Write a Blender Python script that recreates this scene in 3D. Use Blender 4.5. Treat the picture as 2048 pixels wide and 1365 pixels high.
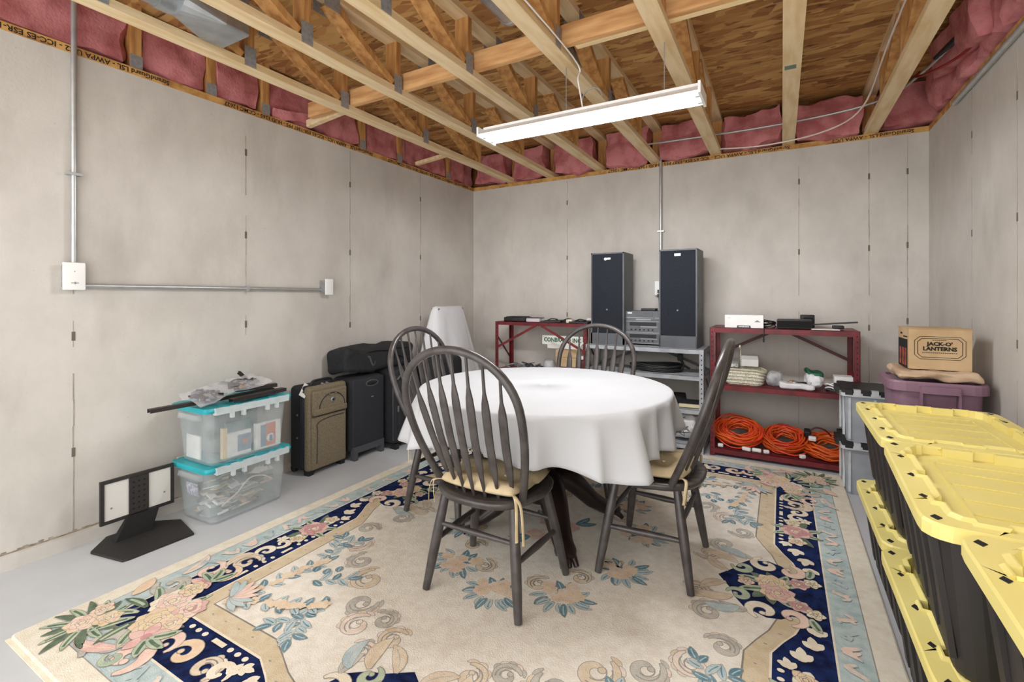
import bpy, math, random
from mathutils import Vector, Matrix, noise as mnoise
random.seed(7)
PI = math.pi
for o in list(bpy.data.objects): bpy.data.objects.remove(o)
sc = bpy.context.scene
COL = sc.collection

# ---------------------------------------------------------------- camera, world, exposure
cam_d = bpy.data.cameras.new('camera')
cam = bpy.data.objects.new('camera', cam_d); COL.objects.link(cam)
cam.location = (0, 0, 1.25)
cam.rotation_euler = (PI/2, 0, math.atan(539/950))
cam_d.sensor_width = 36.0
cam_d.lens = 950/2048*36
cam_d.shift_y = -(682.5-595)/2048
cam_d.clip_start = 0.05
sc.camera = cam
world = bpy.data.worlds.new('world'); sc.world = world
world.use_nodes = True
bg = world.node_tree.nodes['Background']
bg.inputs[0].default_value = (0.985, 0.98, 0.97, 1)
bg.inputs[1].default_value = 3.3
TUBE = 148.0
sc.view_settings.view_transform = 'Standard'
sc.view_settings.look = 'None'
sc.view_settings.exposure = 0.1
sc.view_settings.gamma = 1.0
sc.view_settings.use_curve_mapping = False

# ---------------------------------------------------------------- materials
def lin(c):
    return tuple(((v/255)/12.92 if v/255 <= 0.04045 else ((v/255+0.055)/1.055)**2.4) for v in c) + (1,)
MATS = {}
def mat(name, rgb, rough=0.6, metal=0.0, var=0.12, scale=8.0, bump=0.0, bscale=60.0, stretch=(1,1,1), emit=0.0, rgb2=None, spec=None, alpha=1.0):
    if name in MATS: return MATS[name]
    m = bpy.data.materials.new(name); m.use_nodes = True
    nt = m.node_tree; p = nt.nodes['Principled BSDF']
    p.inputs['Roughness'].default_value = rough
    p.inputs['Metallic'].default_value = metal
    if spec is not None: p.inputs['Specular IOR Level'].default_value = spec
    c1 = lin(rgb)
    c2 = lin(rgb2) if rgb2 else tuple(v*(1-var) for v in c1[:3])+(1,)
    tc = nt.nodes.new('ShaderNodeTexCoord'); mp = nt.nodes.new('ShaderNodeMapping')
    mp.inputs['Scale'].default_value = stretch
    nt.links.new(tc.outputs['Object'], mp.inputs[0])
    n = nt.nodes.new('ShaderNodeTexNoise'); n.inputs['Scale'].default_value = scale; n.inputs['Detail'].default_value = 5
    nt.links.new(mp.outputs[0], n.inputs['Vector'])
    mx = nt.nodes.new('ShaderNodeMix'); mx.data_type = 'RGBA'
    mx.inputs[6].default_value = c2; mx.inputs[7].default_value = c1
    rp = nt.nodes.new('ShaderNodeMapRange'); rp.inputs[1].default_value = 0.35; rp.inputs[2].default_value = 0.6
    nt.links.new(n.outputs[0], rp.inputs[0]); nt.links.new(rp.outputs[0], mx.inputs[0])
    nt.links.new(mx.outputs[2], p.inputs['Base Color'])
    if bump:
        b = nt.nodes.new('ShaderNodeBump'); b.inputs['Strength'].default_value = bump; b.inputs['Distance'].default_value = 0.004
        n2 = nt.nodes.new('ShaderNodeTexNoise'); n2.inputs['Scale'].default_value = bscale; n2.inputs['Detail'].default_value = 3
        nt.links.new(mp.outputs[0], n2.inputs['Vector']); nt.links.new(n2.outputs[0], b.inputs['Height'])
        nt.links.new(b.outputs[0], p.inputs['Normal'])
    if emit:
        p.inputs['Emission Color'].default_value = c1; p.inputs['Emission Strength'].default_value = emit
    MATS[name] = m
    return m
def see_through(name, rgb, clear=0.6, rough=0.25):
    m = bpy.data.materials.new(name); m.use_nodes = True
    nt = m.node_tree; p = nt.nodes['Principled BSDF']; out = nt.nodes['Material Output']
    p.inputs['Base Color'].default_value = lin(rgb); p.inputs['Roughness'].default_value = rough
    t = nt.nodes.new('ShaderNodeBsdfTransparent'); mx = nt.nodes.new('ShaderNodeMixShader')
    n = nt.nodes.new('ShaderNodeTexNoise'); n.inputs['Scale'].default_value = 14
    tc = nt.nodes.new('ShaderNodeTexCoord'); nt.links.new(tc.outputs['Object'], n.inputs['Vector'])
    mr = nt.nodes.new('ShaderNodeMapRange'); mr.inputs[1].default_value = 0.3; mr.inputs[2].default_value = 0.7
    mr.inputs[3].default_value = clear-0.06; mr.inputs[4].default_value = clear+0.06
    nt.links.new(n.outputs[0], mr.inputs[0]); nt.links.new(mr.outputs[0], mx.inputs[0])
    nt.links.new(p.outputs[0], mx.inputs[1]); nt.links.new(t.outputs[0], mx.inputs[2])
    nt.links.new(mx.outputs[0], out.inputs[0]); MATS[name] = m
    return m
def concrete(name, c_hi, c_lo, c_stain, rough=0.85, floor=False):
    m = bpy.data.materials.new(name); m.use_nodes = True
    nt = m.node_tree; p = nt.nodes['Principled BSDF']; p.inputs['Roughness'].default_value = rough
    tc = nt.nodes.new('ShaderNodeTexCoord')
    def nz(s, d, st=(1,1,1)):
        mp = nt.nodes.new('ShaderNodeMapping'); mp.inputs['Scale'].default_value = st
        nt.links.new(tc.outputs['Object'], mp.inputs[0])
        n = nt.nodes.new('ShaderNodeTexNoise'); n.inputs['Scale'].default_value = s; n.inputs['Detail'].default_value = d
        n.inputs['Roughness'].default_value = 0.62
        nt.links.new(mp.outputs[0], n.inputs['Vector']); return n
    def mixc(a, b, f):
        mx = nt.nodes.new('ShaderNodeMix'); mx.data_type = 'RGBA'
        for i, v in ((6, a), (7, b)):
            if isinstance(v, tuple): mx.inputs[i].default_value = v
            else: nt.links.new(v, mx.inputs[i])
        nt.links.new(f, mx.inputs[0]); return mx.outputs[2]
    def ramp(n, a, b, lo=0.0, hi=1.0):
        r = nt.nodes.new('ShaderNodeMapRange'); r.inputs[1].default_value = a; r.inputs[2].default_value = b
        r.inputs[3].default_value = lo; r.inputs[4].default_value = hi
        nt.links.new(n.outputs[0], r.inputs[0]); return r.outputs[0]
    c = mixc(lin(c_lo), lin(c_hi), ramp(nz(2.2, 6, (1,1,0.7)), 0.32, 0.62))
    if not floor:
        c = mixc(c, lin(c_stain), ramp(nz(1.5, 8, (1.6,1.6,0.6)), 0.54, 0.76, 0, 0.45))
        c = mixc(c, lin((120,112,100)), ramp(nz(42, 3), 0.70, 0.80, 0, 0.45))
    else:
        c = mixc(c, lin(c_stain), ramp(nz(5, 6), 0.6, 0.8, 0, 0.4))
    nt.links.new(c, p.inputs['Base Color'])
    b = nt.nodes.new('ShaderNodeBump'); b.inputs['Strength'].default_value = 0.25 if not floor else 0.08; b.inputs['Distance'].default_value = 0.004
    nt.links.new(nz(35, 5).outputs[0], b.inputs['Height']); nt.links.new(b.outputs[0], p.inputs['Normal'])
    MATS[name] = m
    return m
def osb_mat():
    m = bpy.data.materials.new('strand_board'); m.use_nodes = True
    nt = m.node_tree; p = nt.nodes['Principled BSDF']; p.inputs['Roughness'].default_value = 0.8
    tc = nt.nodes.new('ShaderNodeTexCoord'); prev = None
    for k, (rot, st, sd) in enumerate((((0,0,0.5),(2,5,1),0.0), ((0,0,-0.5),(2.2,6,1),3.1), ((0,0,0.05),(1.6,7,1),7.7))):
        mp = nt.nodes.new('ShaderNodeMapping'); mp.inputs['Rotation'].default_value = rot; mp.inputs['Scale'].default_value = st
        mp.inputs['Location'].default_value = (sd, sd, 0)
        nt.links.new(tc.outputs['Object'], mp.inputs[0])
        v = nt.nodes.new('ShaderNodeTexVoronoi'); v.inputs['Scale'].default_value = 3.2
        nt.links.new(mp.outputs[0], v.inputs['Vector'])
        sp = nt.nodes.new('ShaderNodeSeparateColor'); nt.links.new(v.outputs['Color'], sp.inputs[0])
        r = nt.nodes.new('ShaderNodeValToRGB')
        r.color_ramp.elements[0].color = lin((138,92,50)); r.color_ramp.elements[1].color = lin((208,166,104))
        e = r.color_ramp.elements.new(0.12); e.color = lin((158,108,60)); e = r.color_ramp.elements.new(0.6); e.color = lin((186,140,82))
        nt.links.new(sp.outputs[k % 3], r.inputs[0])
        if prev is None: prev = r.outputs[0]
        else:
            mx = nt.nodes.new('ShaderNodeMix'); mx.data_type = 'RGBA'
            st2 = nt.nodes.new('ShaderNodeMath'); st2.operation = 'GREATER_THAN'; st2.inputs[1].default_value = 0.52
            nt.links.new(sp.outputs[(k+1) % 3], st2.inputs[0]); nt.links.new(st2.outputs[0], mx.inputs[0])
            nt.links.new(prev, mx.inputs[6]); nt.links.new(r.outputs[0], mx.inputs[7]); prev = mx.outputs[2]
    mp = nt.nodes.new('ShaderNodeMapping'); mp.inputs['Scale'].default_value = (1.4, 5, 1)
    nt.links.new(tc.outputs['Object'], mp.inputs[0])
    n = nt.nodes.new('ShaderNodeTexNoise'); n.inputs['Scale'].default_value = 6; n.inputs['Detail'].default_value = 6
    nt.links.new(mp.outputs[0], n.inputs['Vector'])
    mr = nt.nodes.new('ShaderNodeMapRange'); mr.inputs[1].default_value = 0.60; mr.inputs[2].default_value = 0.68; mr.inputs[4].default_value = 0.75
    nt.links.new(n.outputs[0], mr.inputs[0])
    mx = nt.nodes.new('ShaderNodeMix'); mx.data_type = 'RGBA'; mx.inputs[7].default_value = lin((84,48,24))
    nt.links.new(mr.outputs[0], mx.inputs[0]); nt.links.new(prev, mx.inputs[6])
    nt.links.new(mx.outputs[2], p.inputs['Base Color'])
    MATS['strand_board'] = m
    return m

# ---------------------------------------------------------------- mesh helpers
class MB:
    def __init__(s): s.v = []; s.f = []; s.m = []; s.s = []
    def add(s, vs, fs, mi=0, sm=False):
        b = len(s.v); s.v += [tuple(q) for q in vs]
        for f in fs: s.f.append(tuple(b+i for i in f)); s.m.append(mi); s.s.append(sm)
        return s
    def box(s, x0, y0, z0, x1, y1, z1, mi=0):
        if x0 > x1: x0, x1 = x1, x0
        if y0 > y1: y0, y1 = y1, y0
        if z0 > z1: z0, z1 = z1, z0
        vs = [(x0,y0,z0),(x1,y0,z0),(x1,y1,z0),(x0,y1,z0),(x0,y0,z1),(x1,y0,z1),(x1,y1,z1),(x0,y1,z1)]
        return s.add(vs, [(0,3,2,1),(4,5,6,7),(0,1,5,4),(1,2,6,5),(2,3,7,6),(3,0,4,7)], mi)
    def bar(s, p, q, w, h, up=(0,0,1), mi=0):
        p, q = Vector(p), Vector(q); d = (q-p).normalized(); u = Vector(up)
        a = d.cross(u)
        if a.length < 1e-4: a = d.cross(Vector((1,0,0)))
        a.normalize(); b = a.cross(d).normalized()
        vs = []
        for e in (p, q):
            for sa, sb in ((-1,-1),(1,-1),(1,1),(-1,1)): vs.append(e + a*sa*w/2 + b*sb*h/2)
        return s.add(vs, [(0,3,2,1),(4,5,6,7),(0,1,5,4),(1,2,6,5),(2,3,7,6),(3,0,4,7)], mi)
    def tube(s, pts, r, n=8, closed=False, mi=0, flat=1.0, up=None):
        pts = [Vector(p) for p in pts]; L = len(pts)
        rs = r if isinstance(r, (list, tuple)) else [r]*L
        vs = []; pa = None
        for i, p in enumerate(pts):
            if closed: d = pts[(i+1) % L]-pts[i-1]
            else: d = pts[min(i+1, L-1)]-pts[max(i-1, 0)]
            if d.length < 1e-9: d = Vector((0,0,1))
            d.normalize()
            if up is not None: a = d.cross(Vector(up))
            elif pa is None: a = d.cross(Vector((0,0,1)) if abs(d.z) < 0.9 else Vector((1,0,0)))
            else: a = pa-d*pa.dot(d)
            if a.length < 1e-6: a = d.cross(Vector((0.3,0.9,0.2)))
            a.normalize(); pa = a; b = d.cross(a)
            for k in range(n):
                t = 2*PI*k/n; vs.append(p + a*math.cos(t)*rs[i] + b*math.sin(t)*rs[i]*flat)
        fs = []
        for i in range(L if closed else L-1):
            j = (i+1) % L
            for k in range(n): fs.append((i*n+k, i*n+(k+1) % n, j*n+(k+1) % n, j*n+k))
        s.add(vs, fs, mi, True)
        if not closed:
            s.add(vs[:n], [tuple(range(n-1, -1, -1))], mi); s.add(vs[-n:], [tuple(range(n))], mi)
        return s
    def cyl(s, p, q, r, n=12, mi=0, r2=None): return s.tube([p, q], [r, r if r2 is None else r2], n, mi=mi)
    def lathe(s, prof, c=(0,0,0), n=24, mi=0):
        vs = [(c[0]+r*math.cos(2*PI*k/n), c[1]+r*math.sin(2*PI*k/n), c[2]+z) for r, z in prof for k in range(n)]
        fs = [(i*n+k, i*n+(k+1) % n, (i+1)*n+(k+1) % n, (i+1)*n+k) for i in range(len(prof)-1) for k in range(n)]
        s.add(vs, fs, mi, True)
        return s
    def loft(s, rings, mi=0, cap0=True, cap1=True, sm=False):
        n = len(rings[0]); vs = [p for r in rings for p in r]
        fs = [(i*n+k, i*n+(k+1) % n, (i+1)*n+(k+1) % n, (i+1)*n+k) for i in range(len(rings)-1) for k in range(n)]
        s.add(vs, fs, mi, sm)
        if cap0: s.add(rings[0], [tuple(range(n-1, -1, -1))], mi)
        if cap1: s.add(rings[-1], [tuple(range(n))], mi)
        return s
    def prism(s, poly, fn, d0, d1, mi=0):
        n = len(poly)
        vs = [fn(a, b, d0) for a, b in poly] + [fn(a, b, d1) for a, b in poly]
        fs = [tuple(range(n-1, -1, -1)), tuple(range(n, 2*n))] + [(k, (k+1) % n, n+(k+1) % n, n+k) for k in range(n)]
        return s.add(vs, fs, mi)
    def rbox(s, c, h, r, k=3, mi=0, fn=None, sub=0):
        ax = []
        for hh in h:
            rr = min(r, hh*0.999)
            ax.append([-hh+rr*i/k for i in range(k+1)]+[-hh+rr+(2*hh-2*rr)*i/(sub+1) for i in range(1, sub+1)]+[hh-rr+rr*i/k for i in range(k+1)])
        def P(p):
            q = [max(-h[i]+min(r,h[i]*0.999), min(h[i]-min(r,h[i]*0.999), p[i])) for i in range(3)]
            d = Vector(p)-Vector(q)
            if d.length > 1e-9:
                d = d.normalized()*r
                d = Vector((max(-r,min(r,d.x)), d.y, d.z))
            o = Vector(q)+d
            o = Vector(tuple(max(-h[i], min(h[i], o[i])) for i in range(3)))
            if fn: o = fn(o)
            return o+Vector(c)
        for a, b, w in ((0,1,2),(1,2,0),(2,0,1)):
            for sg in (-1, 1):
                A, B = ax[a], ax[b]; vs = []
                for x in A:
                    for y in B:
                        p = [0,0,0]; p[a] = x; p[b] = y; p[w] = sg*h[w]; vs.append(P(p))
                nb = len(B); fs = []
                for i in range(len(A)-1):
                    for j in range(nb-1):
                        q = (i*nb+j, (i+1)*nb+j, (i+1)*nb+j+1, i*nb+j+1)
                        fs.append(q if sg > 0 else q[::-1])
                s.add(vs, fs, mi, True)
        return s
    def each(s, name, mats, parent=None, nv=8):
        for i in range(0, len(s.v), nv):
            q = MB(); q.v = s.v[i:i+nv]
            for f, m, sm in zip(s.f, s.m, s.s):
                if i <= f[0] < i+nv: q.f.append(tuple(k-i for k in f)); q.m.append(m); q.s.append(sm)
            q.build(name, mats, parent)
    def build(s, name, mats, parent=None, weld=0.0, flip=False):
        me = bpy.data.meshes.new(name); me.from_pydata(s.v, [], s.f)
        if not isinstance(mats, (list, tuple)): mats = [mats]
        for m in mats: me.materials.append(m)
        me.polygons.foreach_set('material_index', s.m); me.polygons.foreach_set('use_smooth', s.s)
        if weld:
            import bmesh
            bm = bmesh.new(); bm.from_mesh(me); bmesh.ops.remove_doubles(bm, verts=bm.verts, dist=weld)
            bmesh.ops.recalc_face_normals(bm, faces=bm.faces); bm.to_mesh(me); bm.free()
        me.update()
        o = bpy.data.objects.new(name, me); COL.objects.link(o)
        if parent: o.parent = parent
        MB.last = o
        return o
def rrect(hx, hy, r, z, k=4, cx=0, cy=0):
    pts = []
    for qx, qy, a0 in ((1,1,0),(-1,1,PI/2),(-1,-1,PI),(1,-1,1.5*PI)):
        for i in range(k+1):
            a = a0+PI/2*i/k; pts.append((cx+qx*(hx-r)+r*math.cos(a), cy+qy*(hy-r)+r*math.sin(a), z))
    return pts
def thing(name, label, cat, loc=(0,0,0), rz=0, group=None):
    o = bpy.data.objects.new(name, None); COL.objects.link(o); o.empty_display_size = 0.05
    o.location = loc; o.rotation_euler = (0,0,rz); o['label'] = label; o['category'] = cat
    if group: o['group'] = group
    return o
def tag(o, label, cat, group=None, kind=None):
    o['label'] = label; o['category'] = cat
    if group: o['group'] = group
    if kind: o['kind'] = kind
    return o
def struct(o): o['kind'] = 'structure'; return o
def dup(root, label, loc, rz):
    r = root.copy(); COL.objects.link(r); r.location = loc; r.rotation_euler = (0,0,rz); r['label'] = label
    for ch in list(root.children):
        c = ch.copy(); COL.objects.link(c); c.parent = r
        for g in list(ch.children):
            d = g.copy(); COL.objects.link(d); d.parent = c
    return r
def text(name, body, size, m, parent, matrix, depth=0.0006, sx=1.0, align='CENTER', bold=0.0):
    cu = bpy.data.curves.new(name, 'FONT'); cu.body = body; cu.size = size; cu.align_x = align; cu.align_y = 'CENTER'
    cu.extrude = depth; cu.resolution_u = 2; cu.offset = bold
    t = bpy.data.objects.new(name+'_c', cu); COL.objects.link(t)
    dg = bpy.context.evaluated_depsgraph_get()
    me = bpy.data.meshes.new_from_object(t.evaluated_get(dg)); bpy.data.objects.remove(t)
    me.transform(matrix @ Matrix.Diagonal((sx,1,1,1))); me.name = name
    me.materials.clear(); me.materials.append(m)
    o = bpy.data.objects.new(name, me); COL.objects.link(o)
    if parent: o.parent = parent
    return o
def frame(origin, right, up):
    r, u = Vector(right).normalized(), Vector(up).normalized(); n = r.cross(u)
    return Matrix(((r.x,u.x,n.x,origin[0]),(r.y,u.y,n.y,origin[1]),(r.z,u.z,n.z,origin[2]),(0,0,0,1)))
def smooth_path(pts, n=6):
    P = [Vector(p) for p in pts]; out = []
    for i in range(len(P)-1):
        a, b, c, d = P[max(i-1,0)], P[i], P[i+1], P[min(i+2,len(P)-1)]
        for k in range(n):
            t = k/n
            out.append(0.5*((2*b)+(c-a)*t+(2*a-5*b+4*c-d)*t*t+(3*b-a-3*c+d)*t**3))
    out.append(P[-1]); return out

W_L, W_B, W_R, W_H, Y0 = -3.10, 4.56, 0.945, 2.475, -0.8
m_wall = concrete('poured_concrete', (206,201,194), (188,183,176), (152,146,136))
m_floor = concrete('painted_floor', (196,198,200), (187,189,192), (172,173,174), 0.55, True)
m_osb = osb_mat()
m_wood = mat('framing_lumber', (228,205,166), 0.7, rgb2=(213,183,135), scale=3, stretch=(9,1.2,9), bump=0.1)
m_web = mat('web_lumber', (202,152,92), 0.75, rgb2=(166,114,62), scale=3, stretch=(9,9,1.2), bump=0.1)
m_plate = mat('galvanised_plate', (150,150,152), 0.5, 0.15, var=0.25, scale=60)
m_galv = mat('galvanised_steel', (176,180,184), 0.35, 0.75, var=0.25, scale=12)
m_conduit = mat('conduit_steel', (186,188,188), 0.38, 0.6, var=0.12, scale=20)
m_white = mat('white_plastic', (238,238,236), 0.4, var=0.03)
m_black = mat('black_plastic', (28,27,28), 0.5, var=0.2)
m_blackfab = mat('black_fabric', (30,31,36), 0.85, var=0.35, scale=40, bump=0.2, bscale=200)
m_dark = mat('dark_gap', (14,13,13), 0.9)
m_ink = mat('black_ink', (34,30,26), 0.8)
m_seam = mat('seam_dirt', (176,168,156), 0.9, rgb2=(140,132,120), scale=9)
m_tie = mat('tie_mark', (112,102,90), 0.9)

# ================================================================ SETTING
T = 0.2
struct(MB().box(W_L-T, Y0, -0.15, W_R+T, W_B+T, 0.0).build('floor', m_floor))
wl = struct(MB().box(W_L-T, Y0, 0, W_L, W_B+T, W_H).build('wall_left', m_wall))
wb = struct(MB().box(W_L, W_B, 0, W_R, W_B+T, W_H).build('wall_back', m_wall))
wr = struct(MB().box(W_R, Y0, 0, W_R+T, W_B+T, W_H).build('wall_right', m_wall))
CZ = 2.87
struct(MB().box(W_L-T, Y0, CZ, W_R+T, W_B+T, CZ+0.02).build('ceiling', m_osb))
# low footing strip along the left and back walls
def footing(nm, pts):
    mb = MB()
    a, b = Vector(pts[0]), Vector(pts[1]); n = 26; inw = Vector(pts[2])
    rings = []
    for i in range(n+1):
        p = a.lerp(b, i/n); j = 0.004*mnoise.noise(Vector((i*0.7, 3.1, 0)))
        rings.append([p, p+inw*(0.030+j), p+inw*(0.026+j)+Vector((0,0,0.060)), p+Vector((0,0,0.066+j))])
    mb.loft(rings); return struct(mb.build(nm, m_wall))
footing('baseboard_left', ((W_L, Y0, 0), (W_L, W_B, 0), (1,0,0)))
footing('baseboard_back', ((W_L, W_B, 0), (W_R, W_B, 0), (0,-1,0)))
q = MB()
for k in range(60):
    y = 0.5+k*0.018; a = random.uniform(0.004, 0.016)*(1 if k < 36 else 0.4)
    q.box(W_L, y, 0.066, W_L+0.0015, y+0.018, 0.066+a)
q.build('dirt_line', mat('dirt', (128,118,100), 0.95, rgb2=(170,160,144), scale=30), wl); MB.last['kind'] = 'stuff'
# form seams and tie marks on the poured walls
def seam(parent, axis, t, z0, z1, w=0.006, ties=True):
    mb = MB(); n = 18
    for i in range(n):
        a, b = z0+(z1-z0)*i/n, z0+(z1-z0)*(i+1)/n
        if random.random() < 0.12: continue
        j = random.uniform(-0.0015, 0.0015); ww = w*random.uniform(0.4, 1.0)
        if axis == 'L': mb.box(W_L, t-ww/2+j, a, W_L+0.0012, t+ww/2+j, b)
        elif axis == 'R': mb.box(W_R-0.0012, t-ww/2+j, a, W_R, t+ww/2+j, b)
        else: mb.box(t-ww/2+j, W_B-0.0012, a, t+ww/2+j, W_B, b)
    mb.build('form_seam', m_seam, parent)
    if ties:
        for z in (0.42, 1.02, 1.62, 2.18):
            z += random.uniform(-0.03, 0.03); q = MB()
            if axis == 'L': q.box(W_L, t-0.007, z, W_L+0.002, t+0.007, z+0.045)
            elif axis == 'R': q.box(W_R-0.002, t-0.006, z, W_R, t+0.006, z+0.04)
            else: q.box(t-0.006, W_B-0.002, z, t+0.006, W_B, z+0.045)
            q.build('tie_mark', m_tie, parent)
for y in (0.99, 1.875, 2.752, 3.63): seam(wl, 'L', y, 0.07, 2.46)
for x in (-1.93, 0.125, 0.589, 0.822): seam(wb, 'B', x, 0.07, 2.46)
for y in (2.2, 3.05, 3.65): seam(wr, 'R', y, 0.07, 2.46, 0.004)
# sill plates with stamped lettering
m_sill = mat('sill_lumber', (206,160,92), 0.75, rgb2=(164,112,58), scale=5, stretch=(3,3,3))
SZ0, SZ1 = W_H, W_H+0.04
s1 = struct(MB().box(W_L-0.14, Y0, SZ0, W_L+0.002, W_B+0.14, SZ1).build('trim_1', m_sill))
s2 = struct(MB().box(W_L+0.002, W_B-0.002, SZ0, W_R-0.002, W_B+0.14, SZ1).build('trim_2', m_sill))
s3 = struct(MB().box(W_R-0.002, Y0, SZ0, W_R+0.14, W_B+0.14, SZ1).build('trim_3', m_sill))
LSL = 'StrandGuard LSL - AWPA UC2 - ICC-ES ESR-1387 PFS - HUD 1265 - CCMC 12627'
# stamped upside down, so it starts at the right and runs left
for k, (y, sz) in enumerate(((1.95+1.05, 0.036), (4.45, 0.036))):
    text('stamped_lettering', LSL, sz, m_ink, s1, frame((W_L+0.0025, y, SZ0+0.02), (0,-1,0), (0,0,-1)), align='LEFT', sx=1.02, bold=0.0006)
text('stamped_lettering', 'StrandGuard LSL - AWPA UC2 - ICC-ES ESR-1387', 0.036, m_ink, s1, frame((W_L+0.0025, 1.42, SZ0+0.02), (0,-1,0), (0,0,-1)), align='LEFT', sx=1.0, bold=0.0006)
text('stamped_lettering', LSL, 0.036, m_ink, s2, frame((0.06, W_B-0.0025, SZ0+0.02), (-1,0,0), (0,0,-1)), align='LEFT', sx=1.25, bold=0.0006)
text('stamped_lettering', LSL[:26], 0.036, m_ink, s2, frame((0.86, W_B-0.0025, SZ0+0.02), (-1,0,0), (0,0,-1)), align='LEFT', sx=1.1, bold=0.0006)
# rim boards behind the insulation
m_rim = mat('rim_board', (150,98,48), 0.8, rgb2=(110,66,30), scale=6)
struct(MB().box(W_L-0.15, Y0, SZ1, W_L-0.125, W_B+0.15, CZ).build('trim_4', m_rim))
struct(MB().box(W_L-0.125, W_B+0.125, SZ1, W_R+0.125, W_B+0.15, CZ).build('trim_5', m_rim))
struct(MB().box(W_R+0.125, Y0, SZ1, W_R+0.15, W_B+0.15, CZ).build('trim_6', m_rim))

# ---------------------------------------------------------------- floor trusses
TX = [-2.585, -2.11, -1.575, -1.03, -0.505, 0.05, 0.60]
VY = [-0.35, 0.25, 0.9, 1.565, 2.215, 3.05, 3.85]
names = ['first', 'second', 'third', 'fourth', 'fifth', 'sixth', 'seventh']
extra = ['nearest the left wall', 'beside the boxy duct', 'left of the round duct', 'right of the round duct', 'above the right light end', 'with a green stamp', 'nearest the right wall']
BZ0, BZ1, TZ0 = SZ1, SZ1+0.038, CZ-0.038
cw = 0.089/2
rr = random.Random(3)
for i, x in enumerate(TX):
    t = thing('floor_truss', 'pale open-web floor truss, %s from left, %s' % (names[i], extra[i]), 'truss', (x, 0, 0), group='floor trusses under the subfloor')
    MB().box(-cw, Y0, BZ0, cw, W_B+0.11, BZ1).build('bottom_chord', m_wood, t)
    MB().box(-cw, Y0, TZ0, cw, W_B+0.11, CZ).build('top_chord', m_wood, t)
    MB().box(-cw, W_B+0.07, BZ1, cw, W_B+0.108, TZ0).build('web_post', m_web, t)
    for y in VY:
        if i > 3 and abs(y-3.05) < 0.1: y = 3.25
        MB().box(-cw, y-0.019, BZ1, cw, y+0.019, TZ0).build('web_post', m_web, t)
        MB().bar((0, y-0.50, TZ0-0.012), (0, y-0.045, BZ1+0.014), 0.089, 0.038, up=(0,0,1)).build('web_diagonal', m_web, t)
        if y < 3.2 and i < 4:
            for sx in (-1, 1):
                q = MB().box(sx*cw, y-0.035, BZ0+0.004, sx*(cw+0.0015), y+0.03, BZ1+0.075)
                q.build('gusset_plate', m_plate, t)
            for sx in (-1, 1):
                MB().box(sx*cw, y-0.55, TZ0-0.06, sx*(cw+0.0015), y-0.45, TZ0+0.03).build('gusset_plate', m_plate, t)
# knots on the sixth truss: the green stamp
tag(MB().box(0.015, 3.0, BZ0-0.001, 0.07, 3.05, BZ0-0.0002).build('lumber_stamp', mat('green_ink', (104,124,112), 0.8)), 'small green ink stamp under the sixth truss, right of the light', 'stamp')
# strongback running across the trusses
tag(MB().box(W_L+0.12, 2.262, BZ1, W_R-0.12, 2.300, BZ1+0.105).build('strongback_board', mat('strongback_lumber',(216,170,116),0.75,rgb2=(186,134,84),scale=3,stretch=(1.2,9,9))), 'long board on edge crossing all trusses behind their middle posts', 'board')
tag(MB().box(-0.93, 2.302, BZ1, 0.46, 2.338, BZ1+0.04).build('splice_strip', mat('strip_lumber',(240,214,164),0.7,scale=4,stretch=(1.2,9,9))), 'thin pale splice strip beside the crossing board, right of the round duct', 'board')
# ladder posts of the rim truss on the left wall, and low chords
for k, y in enumerate((0.55, 1.26, 1.66, 2.02, 2.9, 3.35, 4.1)):
    p = MB().box(W_L-0.09, y-0.025, SZ1, W_L-0.005, y+0.025, CZ); o = p.build('rim_post', m_web)
    MB().box(W_L-0.005, y-0.03, SZ1+0.002, W_L-0.0035, y+0.03, SZ1+0.075).build('gusset_plate', m_plate, o)
    tag(o, ['short rim post in the pink insulation at the far left edge', 'short rim post right of the left wall conduit', 'second rim post right of the left wall conduit', 'rim post left of the loose insulation flap', 'rim post above the olive suitcase corner of the wall', 'rim post above the black suitcases', 'last rim post before the back left corner'][k], 'post', 'rim posts on the left wall')
br = [(-2.60, 1.30, 2.02), ]
tag(MB().bar((W_L+0.02, 2.34, SZ1+0.03), (-2.66, 2.34, BZ1+0.03), 0.038, 0.05).build('blocking_board', m_wood), 'short pale blocking board from the left sill to the first truss', 'board')
tag(MB().bar((W_L+0.02, 3.55, SZ1+0.03), (-2.66, 3.55, BZ1+0.03), 0.038, 0.03).build('blocking_board', m_wood), 'short thin blocking board near the back left corner', 'board')

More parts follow.
